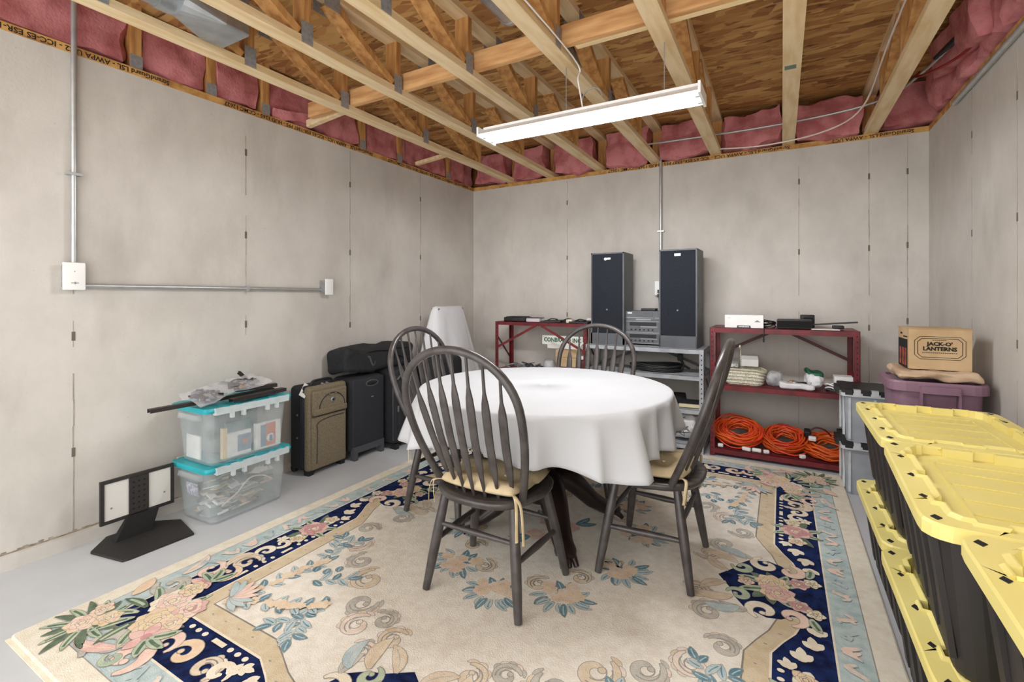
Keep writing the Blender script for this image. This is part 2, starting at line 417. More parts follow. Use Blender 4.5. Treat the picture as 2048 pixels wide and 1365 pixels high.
# ---------------------------------------------------------------- insulation batts
m_pink = mat('pink_insulation', (204,132,134), 0.95, rgb2=(172,96,98), scale=9, bump=0.9, bscale=70)
def batt(label, c, h, seed, amp=0.035):
    def fn(p):
        q = Vector((p.x+c[0], p.y+c[1], p.z+c[2]+seed*3.3))
        d = mnoise.noise_vector(q*5)*amp*1.3 + mnoise.noise_vector(Vector((q.x*16,q.y*16,q.z*9)))*amp*0.65
        return p+d
    mb = MB(); ax = []
    n = [max(3, int(hh/0.02)) for hh in h]
    for a, b, w in ((0,1,2),(1,2,0),(2,0,1)):
        for sg in (-1, 1):
            vs = []
            for i in range(n[a]+1):
                for j in range(n[b]+1):
                    p = [0,0,0]; p[a] = -h[a]+2*h[a]*i/n[a]; p[b] = -h[b]+2*h[b]*j/n[b]; p[w] = sg*h[w]
                    e = [abs(p[k])/h[k] for k in range(3)]
                    v = Vector(p)*(1-0.10*max(0, sorted(e)[1]-0.7)/0.3*0.6)
                    vs.append(fn(v)+Vector(c))
            nb = n[b]+1
            fs = [((i*nb+j),((i+1)*nb+j),((i+1)*nb+j+1),(i*nb+j+1)) for i in range(n[a]) for j in range(n[b])]
            if sg < 0: fs = [f[::-1] for f in fs]
            mb.add(vs, fs, 0, True)
    o = mb.build('insulation_batt', m_pink); tag(o, label, 'insulation', 'pink insulation batts along the rim')
    return o
zc, zh = (SZ1+CZ)/2, (CZ-SZ1)/2-0.012
ys = [(-0.7,0.52),(0.58,1.23),(1.29,1.63),(1.69,1.99),(2.05,2.87),(2.93,3.32),(3.38,4.07),(4.13,4.6)]
lbl = ['off the left edge of the view', 'behind the top of the left wall conduit', 'right of the left wall conduit', 'above the left seam of the wall', 'above the small outlet', 'above the black suitcases', 'left of the back corner', 'at the corner']
for k, (a, b) in enumerate(ys):
    batt('pink insulation batt on the left wall rim, '+lbl[k], (W_L-0.07, (a+b)/2, zc), (0.045, (b-a)/2, zh), k, 0.03)
xs = [W_L+0.03]+TX+[W_R+0.13]
for k in range(len(xs)-1):
    a, b = xs[k]+cw+0.01, xs[k+1]-cw-0.01
    where = 'left of the first truss' if k == 0 else ('right of the seventh truss' if k == 7 else 'between the %s and %s trusses' % (names[k-1], names[k]))
    low = 0.0 if k < 5 else 0.03
    batt('pink insulation batt at the back wall, '+where, ((a+b)/2, W_B+0.02, zc-low/2), ((b-a)/2, 0.085, zh-low/2), 20+k, 0.035)
for k, (a, b) in enumerate(((0.2,1.6),(1.65,3.1),(3.15,4.35))):
    batt('pink insulation batt on the right wall rim, '+['nearest the camera','middle one','farthest one'][k], (W_R+0.04, (a+b)/2, zc), (0.075, (b-a)/2, zh), 40+k, 0.045)
def flap(label, c, h, seed, rot):
    o = batt(label, (0,0,0), h, seed, 0.02); o.location = c; o.rotation_euler = rot; return o
flap('torn pink insulation flap folded out over the left sill', (W_L-0.01, 2.22, SZ1+0.055), (0.02, 0.16, 0.035), 61, (0.12, 0.2, 0))
flap('pink insulation lump drooping in the right rear corner by the cable loop', (W_R-0.06, 3.6, CZ-0.15), (0.05, 0.4, 0.11), 62, (0.1, -0.2, 0))

# ---------------------------------------------------------------- ducts
d = thing('round_duct', 'round galvanised duct running between third and fourth trusses', 'duct', (0,0,0))
X, Z = -1.24, 2.765
q = MB().tube([(X, Y0, Z), (X, 2.18, Z)], 0.075, 20); q.build('duct_pipe', m_galv, d)
pts = [(X+0.05, 2.32+0.01*i, 2.79) for i in range(0, 130)]
q = MB().tube(pts, [0.062+0.004*(i % 3 == 0) for i in range(130)], 18); q.build('ribbed_duct', m_galv, d)
q = MB().tube([(X, 2.165, Z), (X, 2.185, Z)], 0.079, 20); q.build('crimp_band', m_galv, d)
d = thing('supply_duct', 'galvanised round duct with boxy boot between the first and second trusses', 'duct', (0,0,0))
MB().tube([(-2.43, Y0, 2.635), (-2.43, 1.06, 2.635)], 0.078, 20).build('duct_pipe', m_galv, d)
MB().tube([(-2.43, 1.06, 2.635), (-2.43, 1.13, 2.635)], 0.086, 20).build('collar', m_galv, d)
MB().loft([rrect(0.084,0.084,0.08,0,4), rrect(0.12,0.09,0.01,0.16,4), rrect(0.12,0.09,0.01,0.27,4)]).build('boot', m_galv, d)
b = MB.last; b.rotation_euler = (-PI/2, 0, 0); b.location = (-2.405, 1.13, 2.63)
tag(MB().box(-2.53, 0.5, CZ-0.10, -2.16, 1.45, CZ-0.05).build('liner_panel', mat('brown_liner', (150,104,84), 0.9, rgb2=(112,70,54), scale=5)), 'brown panel above the boxy duct boot', 'panel')

# ---------------------------------------------------------------- light fixture
m_tube = mat('lit_tube', (250,252,255), 0.4, var=0.0, emit=TUBE)
m_tube.node_tree.nodes['Principled BSDF'].inputs['Emission Color'].default_value = (0.95, 0.975, 1.0, 1)
m_fix = mat('fixture_enamel', (240,240,240), 0.35, var=0.02)
FX0, FX1, FY, FZ = -1.545, -0.335, 2.42, 2.215
CHX = (-1.03, -0.505)
f = thing('tube_light', 'lit twin tube fluorescent shop light hanging under the trusses', 'light', ((FX0+FX1)/2, FY, FZ))
L = (FX1-FX0)/2
MB().box(-L, -0.045, 0.018, L, 0.045, 0.045).build('housing', m_fix, f)
q = MB().loft([[(-L,-0.048,0.03),(-L,-0.098,-0.008),(-L,-0.095,-0.010),(-L,-0.045,0.018),(-L,0.045,0.018),(-L,0.095,-0.010),(-L,0.098,-0.008),(-L,0.048,0.03)],
              [(L,-0.048,0.03),(L,-0.098,-0.008),(L,-0.095,-0.010),(L,-0.045,0.018),(L,0.045,0.018),(L,0.095,-0.010),(L,0.098,-0.008),(L,0.048,0.03)]])
q.build('reflector', m_fix, f)
for sy in (-1, 1):
    MB().tube([(-L+0.02, sy*0.042, -0.003), (L-0.02, sy*0.042, -0.003)], 0.0135, 12).build('tube', m_tube, f)
for sx in (-1, 1):
    q = MB().box(sx*L, -0.098, -0.022, sx*(L+0.012), 0.098, 0.034)
    for sy in (-1, 1): q.box(sx*(L-0.02), sy*0.042-0.012, -0.02, sx*L, sy*0.042+0.012, 0.02)
    q.build('end_cap', m_fix, f)
    cxx = CHX[0 if sx < 0 else 1]-(FX0+FX1)/2; q = MB().tube([(cxx, 0, 0.04), (cxx, 0, BZ0-FZ)], 0.0025, 6); q.build('hanging_chain', m_plate, f)
q = MB().tube([(0.06+0.055*math.cos(a), 0.0, 0.10+0.055*math.sin(a)) for a in [PI*k/12 for k in range(13)]], 0.004, 6)
q.build('hanger_ring', m_plate, f)
c = MB().tube(smooth_path([(-0.95, 2.42, FZ+0.04), (-0.975, 2.41, FZ+0.2), (-0.985, 2.36, BZ0+0.012), (-0.985, 1.2, BZ0+0.015), (-0.985, -0.3, BZ0+0.015)]), 0.0042, 8).build('light_cord', m_white)
c.location = (0.018, 0, 0.005)
tag(c, 'white power cord running along the fourth truss from the tube light', 'cord')

# ---------------------------------------------------------------- electrics
def box_plate(t, x0, x1, a0, a1, z0, z1, wall):
    pass
c = thing('conduit_pipe', 'vertical steel conduit on the left wall above the white box', 'conduit', (W_L+0.022, 0.985, 0))
MB().tube([(0,0,1.42), (0,0,W_H+0.3)], 0.0125, 12).build('pipe', m_conduit, c)
MB().box(-0.02,-0.03,1.86,0.016,0.03,1.872).build('strap', m_conduit, c)
e = thing('switch_box', 'white electrical box on the left wall with blank cover', 'electrical box', (W_L, 0.98, 1.355))
MB().box(0, -0.036, -0.056, 0.036, 0.036, 0.056).build('box_body', m_plate, e)
MB().rbox((0.041, 0, 0), (0.006, 0.044, 0.068), 0.004, 2).build('cover_plate', m_white, e)
q = MB().box(0.047,-0.014,-0.036,0.048,0.016,-0.032); q.box(0.047,-0.001,-0.04,0.0495,0.004,-0.028); q.box(0.047,-0.002,0.022,0.049,0.002,0.026); q.build('toggle', m_plate, e)
c = thing('conduit_pipe', 'horizontal steel conduit along the left wall to the small outlet', 'conduit', (W_L+0.02, 0, 1.308))
MB().tube([(0,1.02,0.0), (0,2.455,0.0)], 0.0125, 12).build('pipe', m_conduit, c)
MB().box(-0.02,1.862,-0.018,0.015,1.88,0.018).build('strap', m_conduit, c)
e = thing('outlet_box', 'small white outlet at the right end of the left wall conduit', 'outlet', (W_L, 2.50, 1.33))
MB().box(0, -0.045, -0.04, 0.05, 0.03, 0.05).build('box_body', m_plate, e)
MB().rbox((0.054, 0, 0), (0.005, 0.036, 0.062), 0.004, 2).build('cover_plate', m_white, e)
c = thing('conduit_pipe', 'vertical steel conduit on the back wall between the speakers', 'conduit', (-0.98, W_B-0.02, 0))
MB().tube([(0,0,1.40), (0,0,2.5), (0,0,2.62)], 0.0125, 12).build('pipe', m_conduit, c)
MB().box(-0.03,-0.014,1.86,0.03,0.02,1.872).build('strap', m_conduit, c)
e = thing('outlet_box', 'white outlet on the back wall behind the right speaker', 'outlet', (-0.985, W_B, 1.335))
MB().box(-0.04, -0.04, -0.055, 0.04, 0, 0.06).build('box_body', m_plate, e)
MB().rbox((0, -0.045, 0), (0.044, 0.006, 0.066), 0.004, 2).build('cover_plate', m_white, e)
q = MB().box(-0.014,-0.075,-0.045,0.014,-0.05,-0.015); q.box(-0.014,-0.08,-0.085,0.014,-0.05,-0.055); q.build('plug', m_black, e)
q = MB().tube(smooth_path([(0,-0.075,-0.07),(0.004,-0.08,-0.14),(0,-0.06,-0.25),(0.0,-0.05,-0.42)]), 0.004, 6); q.build('power_cord', m_black, e)
# cables at the back under the subfloor
c = MB().tube(smooth_path([(-1.05,4.33,2.63),(-0.3,4.31,2.615),(0.25,4.28,2.62),(0.62,4.2,2.645),(0.76,3.9,2.66),(0.88,3.45,2.70)]), 0.0085, 8).build('conduit_pipe', m_conduit)
tag(c, 'thin grey conduit crossing the trusses near the back wall', 'conduit')
c = MB().tube([(0.80,3.72,2.68),(0.90,3.36,2.71)], [0.012,0.028], 8).build('black_connector', m_black); tag(c, 'black cable connector in the right rear corner of the rim', 'connector')
c = MB().tube(smooth_path([(-0.49,4.44,2.50+0.03),(-0.1,4.42,2.50),(0.3,4.36,2.53),(0.50,4.15,2.60),(0.53,3.4,2.70),(0.53,2.4,2.72),(0.53,1.0,2.73)]), 0.006, 8).build('white_cable', mat('white_cable', (226,214,204), 0.5)); tag(c, 'white cable sagging between right trusses', 'cable')
c = MB().tube(smooth_path([(0.75,3.85,2.66),(0.72,3.75,2.60),(0.77,3.6,2.565),(0.86,3.45,2.575),(0.91,3.3,2.62)]), 0.008, 8).build('red_cable', mat('red_cable', (126,24,24), 0.5)); tag(c, 'dark red cable loop in the right rear corner', 'cable')
c = MB().tube([(W_R-0.016,-0.5,2.45),(W_R-0.016,3.9,2.45)], 0.016, 10).build('conduit_pipe', m_conduit); tag(c, 'grey conduit along the top of the right wall', 'conduit')

# ================================================================ DINING SET
CX, CY, TZ = -1.115, 2.315, 0.775
m_chair = mat('chair_paint', (74,69,68), 0.32, rgb2=(58,53,52), scale=18)
m_ped = mat('pedestal_wood', (40,27,24), 0.35, rgb2=(26,17,15), scale=9)
m_cush = mat('tan_cushion', (200,182,148), 0.9, rgb2=(182,162,126), scale=14, bump=0.15, bscale=220)
m_cloth = mat('white_cloth', (194,195,198), 0.9, var=0.03, scale=6)
FZ0 = 0.0205
t = thing('pedestal_table', 'round dining table on dark carved pedestal under a white cloth', 'table', (CX, CY, FZ0))
TT = TZ-FZ0-0.003
MB().lathe([(0.0,TT-0.028),(0.63,TT-0.028),(0.645,TT-0.018),(0.645,TT-0.006),(0.635,TT),(0.0,TT)], n=48).build('table_top', m_ped, t)
MB().lathe([(0.0,TT-0.09),(0.36,TT-0.09),(0.36,TT-0.03),(0.0,TT-0.03)], n=32).build('apron', m_ped, t)
MB().lathe([(0.0,0.15),(0.10,0.15),(0.115,0.19),(0.10,0.24),(0.06,0.29),(0.075,0.38),(0.085,0.46),(0.06,0.56),(0.08,0.62),(0.14,0.66),(0.14,0.675),(0.0,0.675)], n=28).build('pedestal', m_ped, t)
for k in range(4):
    a = math.radians(45+90*k-4); ca, sa = math.cos(a), math.sin(a)
    prof = [(0.05,0.27),(0.11,0.26),(0.19,0.20),(0.27,0.12),(0.34,0.075),(0.39,0.06),(0.425,0.045)]
    q = MB().tube([(r*ca, r*sa, z) for r, z in prof], [0.075,0.078,0.072,0.060,0.050,0.050,0.034], 12, flat=0.75); q.build('foot', m_ped, t)
    fo = MB.last
    q = MB()
    for w in (-0.3, 0, 0.3): q.tube([(0.38*ca-0.0*sa, 0.38*sa, 0.05), (0.41*math.cos(a+w*0.22), 0.41*math.sin(a+w*0.22), 0.045), (0.44*math.cos(a+w*0.25), 0.44*math.sin(a+w*0.25), 0.014)], [0.022,0.018,0.011], 8)
    q.build('claw', m_ped, fo)
# tablecloth
keys = [(-180,0.50),(-150,0.455),(-125,0.545),(-95,0.60),(-65,0.575),(-38,0.505),(-12,0.555),(15,0.56),(60,0.50),(110,0.54),(150,0.50),(180,0.50)]
def hem(a):
    d = math.degrees(a)
    d = (d+180) % 360-180
    for (a0,z0),(a1,z1) in zip(keys, keys[1:]):
        if a0 <= d <= a1:
            u = (d-a0)/(a1-a0); u = u*u*(3-2*u); return z0+(z1-z0)*u
    return 0.5
mb = MB(); N = 240; rings = []
R = 0.662
for r in (0.02, 0.2, 0.4, 0.55, 0.63, 0.65): rings.append([(r*math.cos(2*PI*k/N), r*math.sin(2*PI*k/N), TZ+0.0003*mnoise.noise(Vector((r*math.cos(2*PI*k/N)*5, r*math.sin(2*PI*k/N)*5, 2)))) for k in range(N)])
rings.append([((R-0.001)*math.cos(2*PI*k/N), (R-0.001)*math.sin(2*PI*k/N), TZ-0.004) for k in range(N)])
for j in range(1, 12):
    tt = j/11; ring = []
    for k in range(N):
        a = 2*PI*k/N; ad = a if a <= PI else a-2*PI
        fold = (1-abs(math.sin(a*5+0.8*math.sin(a*2)+0.5)))**1.5*0.080 + (1-abs(math.sin(a*13+2.1+1.5*math.sin(a*3))))**1.6*0.050
        corner = 0.05*math.exp(-((ad-math.radians(-37))/0.20)**2) + 0.05*math.exp(-((ad-math.radians(-152))/0.25)**2)
        squeeze = 0.03*math.exp(-((ad+PI/2)/0.45)**2)+0.045*math.exp(-((ad)/0.28)**2)
        rr_ = R+0.004+tt**0.8*(fold+corner-squeeze-0.012)
        z = (TZ-0.008)*(1-tt)+hem(a)*tt
        ring.append((rr_*math.cos(a), rr_*math.sin(a), z))
    rings.append(ring)
mb.loft(rings, cap0=True, cap1=False, sm=True)
cl = mb.build('tablecloth', m_cloth); cl.location = (CX, CY, 0)
sm_ = cl.modifiers.new('thick', 'SOLIDIFY'); sm_.thickness = 0.002; sm_.offset = -1
tag(cl, 'plain white tablecloth draped over the round table', 'tablecloth')

# ---------------------------------------------------------------- windsor chairs (local: back at -y, facing +y)
def make_chair(label, loc, rz):
    t = thing('windsor_chair', label, 'chair', loc, rz, 'windsor chairs around the table')
    SH = 0.435
    def seat_ring(z, s):
        pts = []
        for k in range(40):
            a = 2*PI*k/40; ca, sa = math.cos(a), math.sin(a)
            x = 0.245*math.copysign(abs(ca)**0.75, ca); y = 0.225*math.copysign(abs(sa)**0.80, sa)
            w = 1.0-0.10*(0.5-0.5*sa) if sa < 0 else 1.0
            pts.append((x*s*w, y*s, z))
        return pts
    q = MB().loft([seat_ring(SH-0.034,0.93), seat_ring(SH-0.02,0.99), seat_ring(SH-0.008,1.0), seat_ring(SH,0.965), seat_ring(SH-0.008,0.80)], sm=True)
    q.build('seat', m_chair, t)
    legs = []
    for sx in (-1, 1):
        for top, foot in (((0.165,-0.13),(0.222,-0.195)), ((0.175,0.135),(0.250,0.195))):
            a = Vector((sx*top[0], top[1], SH-0.03)); b = Vector((sx*foot[0], foot[1], 0))
            pts = [a.lerp(b, u) for u in (0,0.12,0.45,0.7,1)]
            MB().tube(pts, [0.017,0.019,0.0215,0.020,0.0155], 12).build('leg', m_chair, t); legs.append((a,b))
    def at(l, z): a, b = l; u = (a.z-z)/(a.z-b.z); return a.lerp(b, u)
    # legs order: L rear, L front, R rear, R front
    for p, r_, zz in ((legs[0],legs[1],0.20),(legs[2],legs[3],0.20)):
        A, Bq = at(p,zz), at(r_,zz)
        MB().tube([A, A.lerp(Bq,0.5), Bq], [0.010,0.015,0.010], 10).build('stretcher', m_chair, t)
    for p, r_, zz in ((legs[0],legs[2],0.27),(legs[1],legs[3],0.25)):
        A, Bq = at(p,zz), at(r_,zz)
        MB().tube([A, A.lerp(Bq,0.5), Bq], [0.009,0.0125,0.009], 10).build('stretcher', m_chair, t)
    def back_y(z, x=0): 
        u = (z-SH)/0.60
        return -0.115-0.05*(1-(x/0.22)**2)*(1-u) - 0.21*u - 0.02*math.sin(PI*u)
    # bow
    half = []
    for k in range(0, 13):
        u = k/12; z = SH-0.01+u*0.36; x = 0.195+0.075*math.sin(u*PI/2)
        half.append((x, z))
    top = []
    for k in range(1, 25):
        a = PI*k/25; top.append((0.27*math.cos(a), SH+0.35+0.247*math.sin(a)**0.9))
    full = half+top+[(-x, z) for x, z in half[::-1]]
    MB().tube([(x, back_y(z, 0.22), z) for x, z in full], 0.0162, 10, flat=1.0).build('bow', m_chair, t)
    def bow_z(x):
        best = None
        for (xx, z) in top:
            if best is None or abs(xx-x) < best[0]: best = (abs(xx-x), z)
        return best[1]
    for k in range(7):
        xb = (k-3)*0.0505; xt = (k-3)*0.069; zt = bow_z(xt)-0.008
        pts = []; ws = []
        prof = [(0,0.008),(0.09,0.008),(0.16,0.011),(0.25,0.0165),(0.45,0.017),(0.66,0.0175),(0.72,0.015),(0.80,0.0075),(0.9,0.006),(1,0.0055)]
        for u, w in prof:
            z = SH-0.012+(zt-SH+0.012)*u; x = xb+(xt-xb)*u
            # base follows the curved rear of the seat, top meets the bow
            yb = -0.165+0.055*((k-3)/3.0)**2
            y = back_y(z, 0.22)*u+(yb-0.21*((z-SH)/0.6)-0.02*math.sin(PI*min(1,(z-SH)/0.6)))*(1-u)
            pts.append((x, y, z)); ws.append(w*(1.15 if w > 0.01 else 1))
        sp = MB(); vs = []
        for (x, y, z), w in zip(pts, ws):
            d = 0.0062
            for kk in range(8):
                a = 2*PI*kk/8; vs.append((x+w*math.cos(a), y+d*math.sin(a), z))
        fs = [(i*8+kk, i*8+(kk+1) % 8, (i+1)*8+(kk+1) % 8, (i+1)*8+kk) for i in range(len(pts)-1) for kk in range(8)]
        sp.add(vs, fs, 0, True); sp.build('spindle', m_chair, t)
    # cushion with tufts and ties
    tufts = [(x, y) for x in (-0.09, 0.09) for y in (-0.07, 0.10)]
    def cf(p):
        e = max(0.0, 1-(abs(p.x)/0.215)**4)*max(0.0, 1-(abs(p.y)/0.19)**4)
        dz = 0.012*e
        for tx, ty in tufts:
            r2 = ((p.x-tx)**2+(p.y-ty)**2)/0.0030; dz -= 0.026*math.exp(-r2)
        z = p.z+dz if p.z > 0 else p.z
        wv = 0.006*math.sin(p.x*22+1)+0.006*math.sin(p.y*25)
        return Vector((p.x*(1-0.05*(p.y < 0)), p.y, z+(wv if p.z > 0 else 0)))
    # a rounded slab with enough vertices for the tufts
    n = 22; rings = []
    mbq = MB()
    def cpt(i, j, top):
        u, v = -1+2*i/n, -1+2*j/n
        # squircle mapping
        x = u*math.sqrt(1-v*v*0.22)*0.205; y = v*math.sqrt(1-u*u*0.22)*0.185
        ed = max(abs(u), abs(v)); h = 0.034*(max(0, 1-ed**5))**0.5+0.002
        p = Vector((x, y, h if top else -h*0.55))
        return cf(p)
    vs = [cpt(i, j, True) for i in range(n+1) for j in range(n+1)]+[cpt(i, j, False) for i in range(n+1) for j in range(n+1)]
    m_ = (n+1)**2; fs = []
    for i in range(n):
        for j in range(n):
            fs.append((i*(n+1)+j, (i+1)*(n+1)+j, (i+1)*(n+1)+j+1, i*(n+1)+j+1))
            fs.append(tuple(m_+q for q in (i*(n+1)+j, i*(n+1)+j+1, (i+1)*(n+1)+j+1, (i+1)*(n+1)+j)))
    for i in range(n):
        for s_ in (0, n):
            a, b = i*(n+1)+s_, (i+1)*(n+1)+s_; fs.append((a, m_+a, m_+b, b) if s_ else (a, b, m_+b, m_+a))
            a, b = s_*(n+1)+i, s_*(n+1)+i+1; fs.append((a, b, m_+b, m_+a) if s_ else (a, m_+a, m_+b, b))
    mbq.add(vs, fs, 0, True); cu = mbq.build('cushion', m_cush, t, weld=0.0001); cu.location = (0, 0.012, SH+0.022)
    q = MB()
    for tx, ty in tufts: q.lathe([(0.0,0.008),(0.006,0.007),(0.009,0.003),(0.008,0.0)], (tx*0.97, ty, 0.030), 8)
    q.each('tuft_button', m_cush, cu, 32)
    for sx, drop in ((1, 0.10), (-1, 0.02)):
        for w in (-0.010, 0.012):
            q = MB().tube(smooth_path([(sx*0.17,-0.155,0.0),(sx*0.20+w*0.3,-0.185,0.0),(sx*0.212+w,-0.185,-0.04),(sx*(0.215)+w*1.4,-0.180,-0.05-drop-abs(w)*2)]), 0.007, 6, flat=0.25); q.build('tie', m_cush, cu)
    return t
chair = make_chair('dark grey windsor chair nearest the camera, back towards us', (-1.083, 1.760, FZ0), 0)
dup(chair, 'dark grey windsor chair right of the table, seen from the side', (-0.520, 2.290, FZ0), PI/2)
dup(chair, 'dark grey windsor chair left of the table, near the suitcases', (-1.690, 2.305, FZ0), -PI/2)
dup(chair, 'dark grey windsor chair behind the table, before the grey shelf', (-1.12, 2.88, FZ0), PI)

# ================================================================ TELEVISION MOUNT
m_tv = mat('black_powder_coat', (44,40,38), 0.6, rgb2=(34,31,30), scale=60, bump=0.2, bscale=300)
t = thing('display_stand', 'black angular desktop screen stand on the floor by the left wall', 'stand', (-2.86, 1.2, 0))
poly = [(-2.923,0.998),(-2.692,1.044),(-2.684,1.346),(-2.80,1.395),(-2.935,1.36),(-3.03,1.27),(-3.035,1.09)]
poly = [(-2.923,0.998),(-2.70,1.040),(-2.692,1.060),(-2.684,1.346),(-2.915,1.392),(-3.03,1.30),(-3.035,1.10)]
MB().prism([(x+2.86, y-1.2) for x, y in poly], lambda a, b, d: (a, b, d), 0.0, 0.012).build('base_plate', m_tv, t)
q = MB().loft([[(-0.055,-0.105,0.012),(-0.055,0.055,0.012),(-0.10,0.055,0.012),(-0.10,-0.105,0.012)],
               [(-0.070,-0.045,0.118),(-0.070,0.095,0.118),(-0.088,0.095,0.118),(-0.088,-0.045,0.118)]]); q.build('neck', mat('black_gloss', (12,11,12), 0.6, var=0.1), t)
fr = []
FX_ = -0.095
q = MB(); y0, y1, z0, z1 = -0.155, 0.175, 0.105, 0.325; w = 0.016
q.box(FX_-0.008,y0,z0,FX_+0.008,y1,z0+w); q.box(FX_-0.008,y0,z1-w,FX_+0.008,y1,z1)
q.box(FX_-0.008,y0,z0+w,FX_+0.008,y0+w,z1-w); q.box(FX_-0.008,y1-w,z0+w,FX_+0.008,y1,z1-w); q.build('bracket_frame', m_tv, t)
q = MB().box(FX_-0.010,-0.035,z0+w,FX_+0.011,0.052,z1-w); q.build('centre_plate', m_tv, t)
cp = MB.last
q = MB()
for i in range(3):
    for j in range(6): q.box(FX_+0.0108,-0.022+i*0.024,z0+0.035+j*0.028,FX_+0.0115,-0.012+i*0.024,z0+0.043+j*0.028)
q.each('vent_slot', m_dark, cp)
m_pale = mat('pale_panel', (214,211,205), 0.6, var=0.04)
for a, b in ((y0+w, -0.035), (0.052, y1-w)):
    q = MB().box(FX_-0.004,a,z0+w,FX_+0.002,b,z1-w); q.build('side_panel', m_pale, t); o = MB.last
    yy = a+0.03 if a < 0 else b-0.03
    q = MB().cyl((FX_+0.002,yy,z0+0.075),(FX_+0.005,yy,z0+0.075),0.005,10); q.build('screw', m_plate, o)

# ================================================================ TEAL LID BINS
m_clear = see_through('clear_plastic', (214,222,224), 0.76, 0.3)
m_rimw = see_through('frosted_rim', (222,230,232), 0.35, 0.35)
m_teal = mat('teal_plastic', (36,170,180), 0.4, rgb2=(28,152,164), scale=5)
def clear_bin(label, z, yaw=0.03):
    t = thing('storage_bin', label, 'storage bin', (-2.855, 1.655, z), yaw)
    hx, hy, h = 0.17, 0.235, 0.30
    q = MB().loft([rrect(hx*0.90,hy*0.90,0.04,0.0), rrect(hx*0.92,hy*0.92,0.045,0.01), rrect(hx,hy,0.04,h-0.02), rrect(hx,hy,0.04,h), rrect(hx-0.003,hy-0.003,0.037,h), rrect(hx*0.92-0.003,hy*0.92-0.003,0.042,0.014)], cap1=True, sm=True)
    q.build('bin_body', m_clear, t)
    # clear hinged rim on the long sides with latch tabs
    for sx in (-1, 1):
        q = MB().box(sx*(hx-0.002),-hy+0.02,h-0.015,sx*(hx+0.028),hy-0.01,h+0.022)
        for yy in (-0.12,-0.055,0.09,0.15): q.box(sx*(hx+0.004),yy-0.008,h-0.045,sx*(hx+0.027),yy+0.008,h-0.012)
        q.build('lid_hinge', m_rimw, t)
    q = MB().loft([rrect(hx+0.012,hy+0.028,0.03,h-0.004), rrect(hx+0.014,hy+0.030,0.03,h+0.008), rrect(hx+0.008,hy+0.024,0.03,h+0.022)], sm=False)
    for yy in (-0.16,-0.09,0.02,0.045,0.07,0.12,0.18): q.box(-hx-0.026,yy,h+0.020,hx+0.026,yy+0.022,h+0.0245)
    q.build('lid', m_teal, t)
    for sy in (-1, 1):
        q = MB().loft([rrect(0.11,0.012,0.006,0,2), rrect(0.10,0.012,0.006,0.03,2)]); q.build('end_grip', m_clear, t)
        o = MB.last; o.location = (0, sy*(hy+0.012), h-0.05)
    return t
BH = 0.3245
b1 = clear_bin('clear bin with teal lid on the floor, lower of two stacked', 0.0)
b2 = clear_bin('clear bin with teal lid holding books, upper of two stacked', BH, 0.01)
rb = random.Random(5)
def card(name, parent, c, size, rot, m):
    q = MB().box(-size[0]/2,-size[1]/2,-size[2]/2,size[0]/2,size[1]/2,size[2]/2); o = q.build(name, m, parent); o.location = c; o.rotation_euler = rot; return o
m_paper = mat('white_paper', (232,230,226), 0.8, var=0.05)
m_manila = mat('manila_card', (226,196,150), 0.8, var=0.08)
m_blue = mat('print_blue', (110,140,165), 0.6, rgb2=(70,98,130), scale=30)
m_orng = mat('print_orange', (222,120,76), 0.6, rgb2=(196,96,60), scale=20)
def inbin(z0, c): return (-2.855+c[0], 1.655+c[1], z0+c[2])
# upper bin contents: books and boxes standing on edge
bk = thing('picture_book', 'orange and blue covered book standing inside the upper clear bin', 'book', inbin(BH, (0.125, 0.125, 0.015)))
MB().box(-0.012,-0.075,0,0.012,0.085,0.155).build('cover', m_paper, bk)
q = MB().box(0.0122,-0.045,0.01,0.013,-0.012,0.14); q.build('blue_stripe', m_blue, bk)
q = MB().box(0.0122,-0.012,0.01,0.013,0.05,0.145); q.build('orange_panel', m_orng, bk)
q = MB().lathe([(0.0,0.0),(0.026,0.0),(0.026,0.001),(0.0,0.001)], n=16); q.build('round_print', m_paper, bk); o = MB.last; o.rotation_euler = (0,PI/2,0); o.location = (0.0132,0.018,0.055)
q = MB().box(0.0142,0.010,0.035,0.0148,0.028,0.07); q.build('blue_print', m_blue, bk)
bk = thing('boxed_game', 'manila edged printed box standing inside the upper clear bin', 'box', inbin(BH, (0.120, -0.045, 0.015)))
MB().box(-0.012,-0.095,0,0.012,-0.07,0.17).build('spine', m_manila, bk)
MB().box(-0.012,-0.07,0,0.010,0.07,0.135).build('cover', m_paper, bk)
q = MB().box(0.0102,-0.01,0.02,0.011,0.068,0.115); q.build('printed_picture', m_blue, bk)
q = MB().box(0.0112,0.02,0.06,0.0118,0.05,0.085); q.build('orange_print', m_orng, bk)
o = MB().box(-0.085,-0.006,0,0.055,0.002,0.13).build('white_card', m_paper); o.location = inbin(BH, (-0.03, -0.200, 0.015)); tag(o, 'white card standing at the near end of the upper clear bin', 'card')
o = MB().box(-0.07,-0.12,0,-0.045,0.14,0.22).build('grey_folder', mat('grey_card', (150,156,160), 0.7)); o.location = inbin(BH, (0.02, 0.02, 0.015)); tag(o, 'grey folder at the back of the upper clear bin', 'folder')
o = MB().box(-0.04,-0.1,0,-0.015,0.05,0.175).build('teal_folder', mat('muted_teal', (110,150,156), 0.7)); o.location = inbin(BH, (0.06, 0.03, 0.015)); tag(o, 'muted teal folder behind the books in the upper clear bin', 'folder')
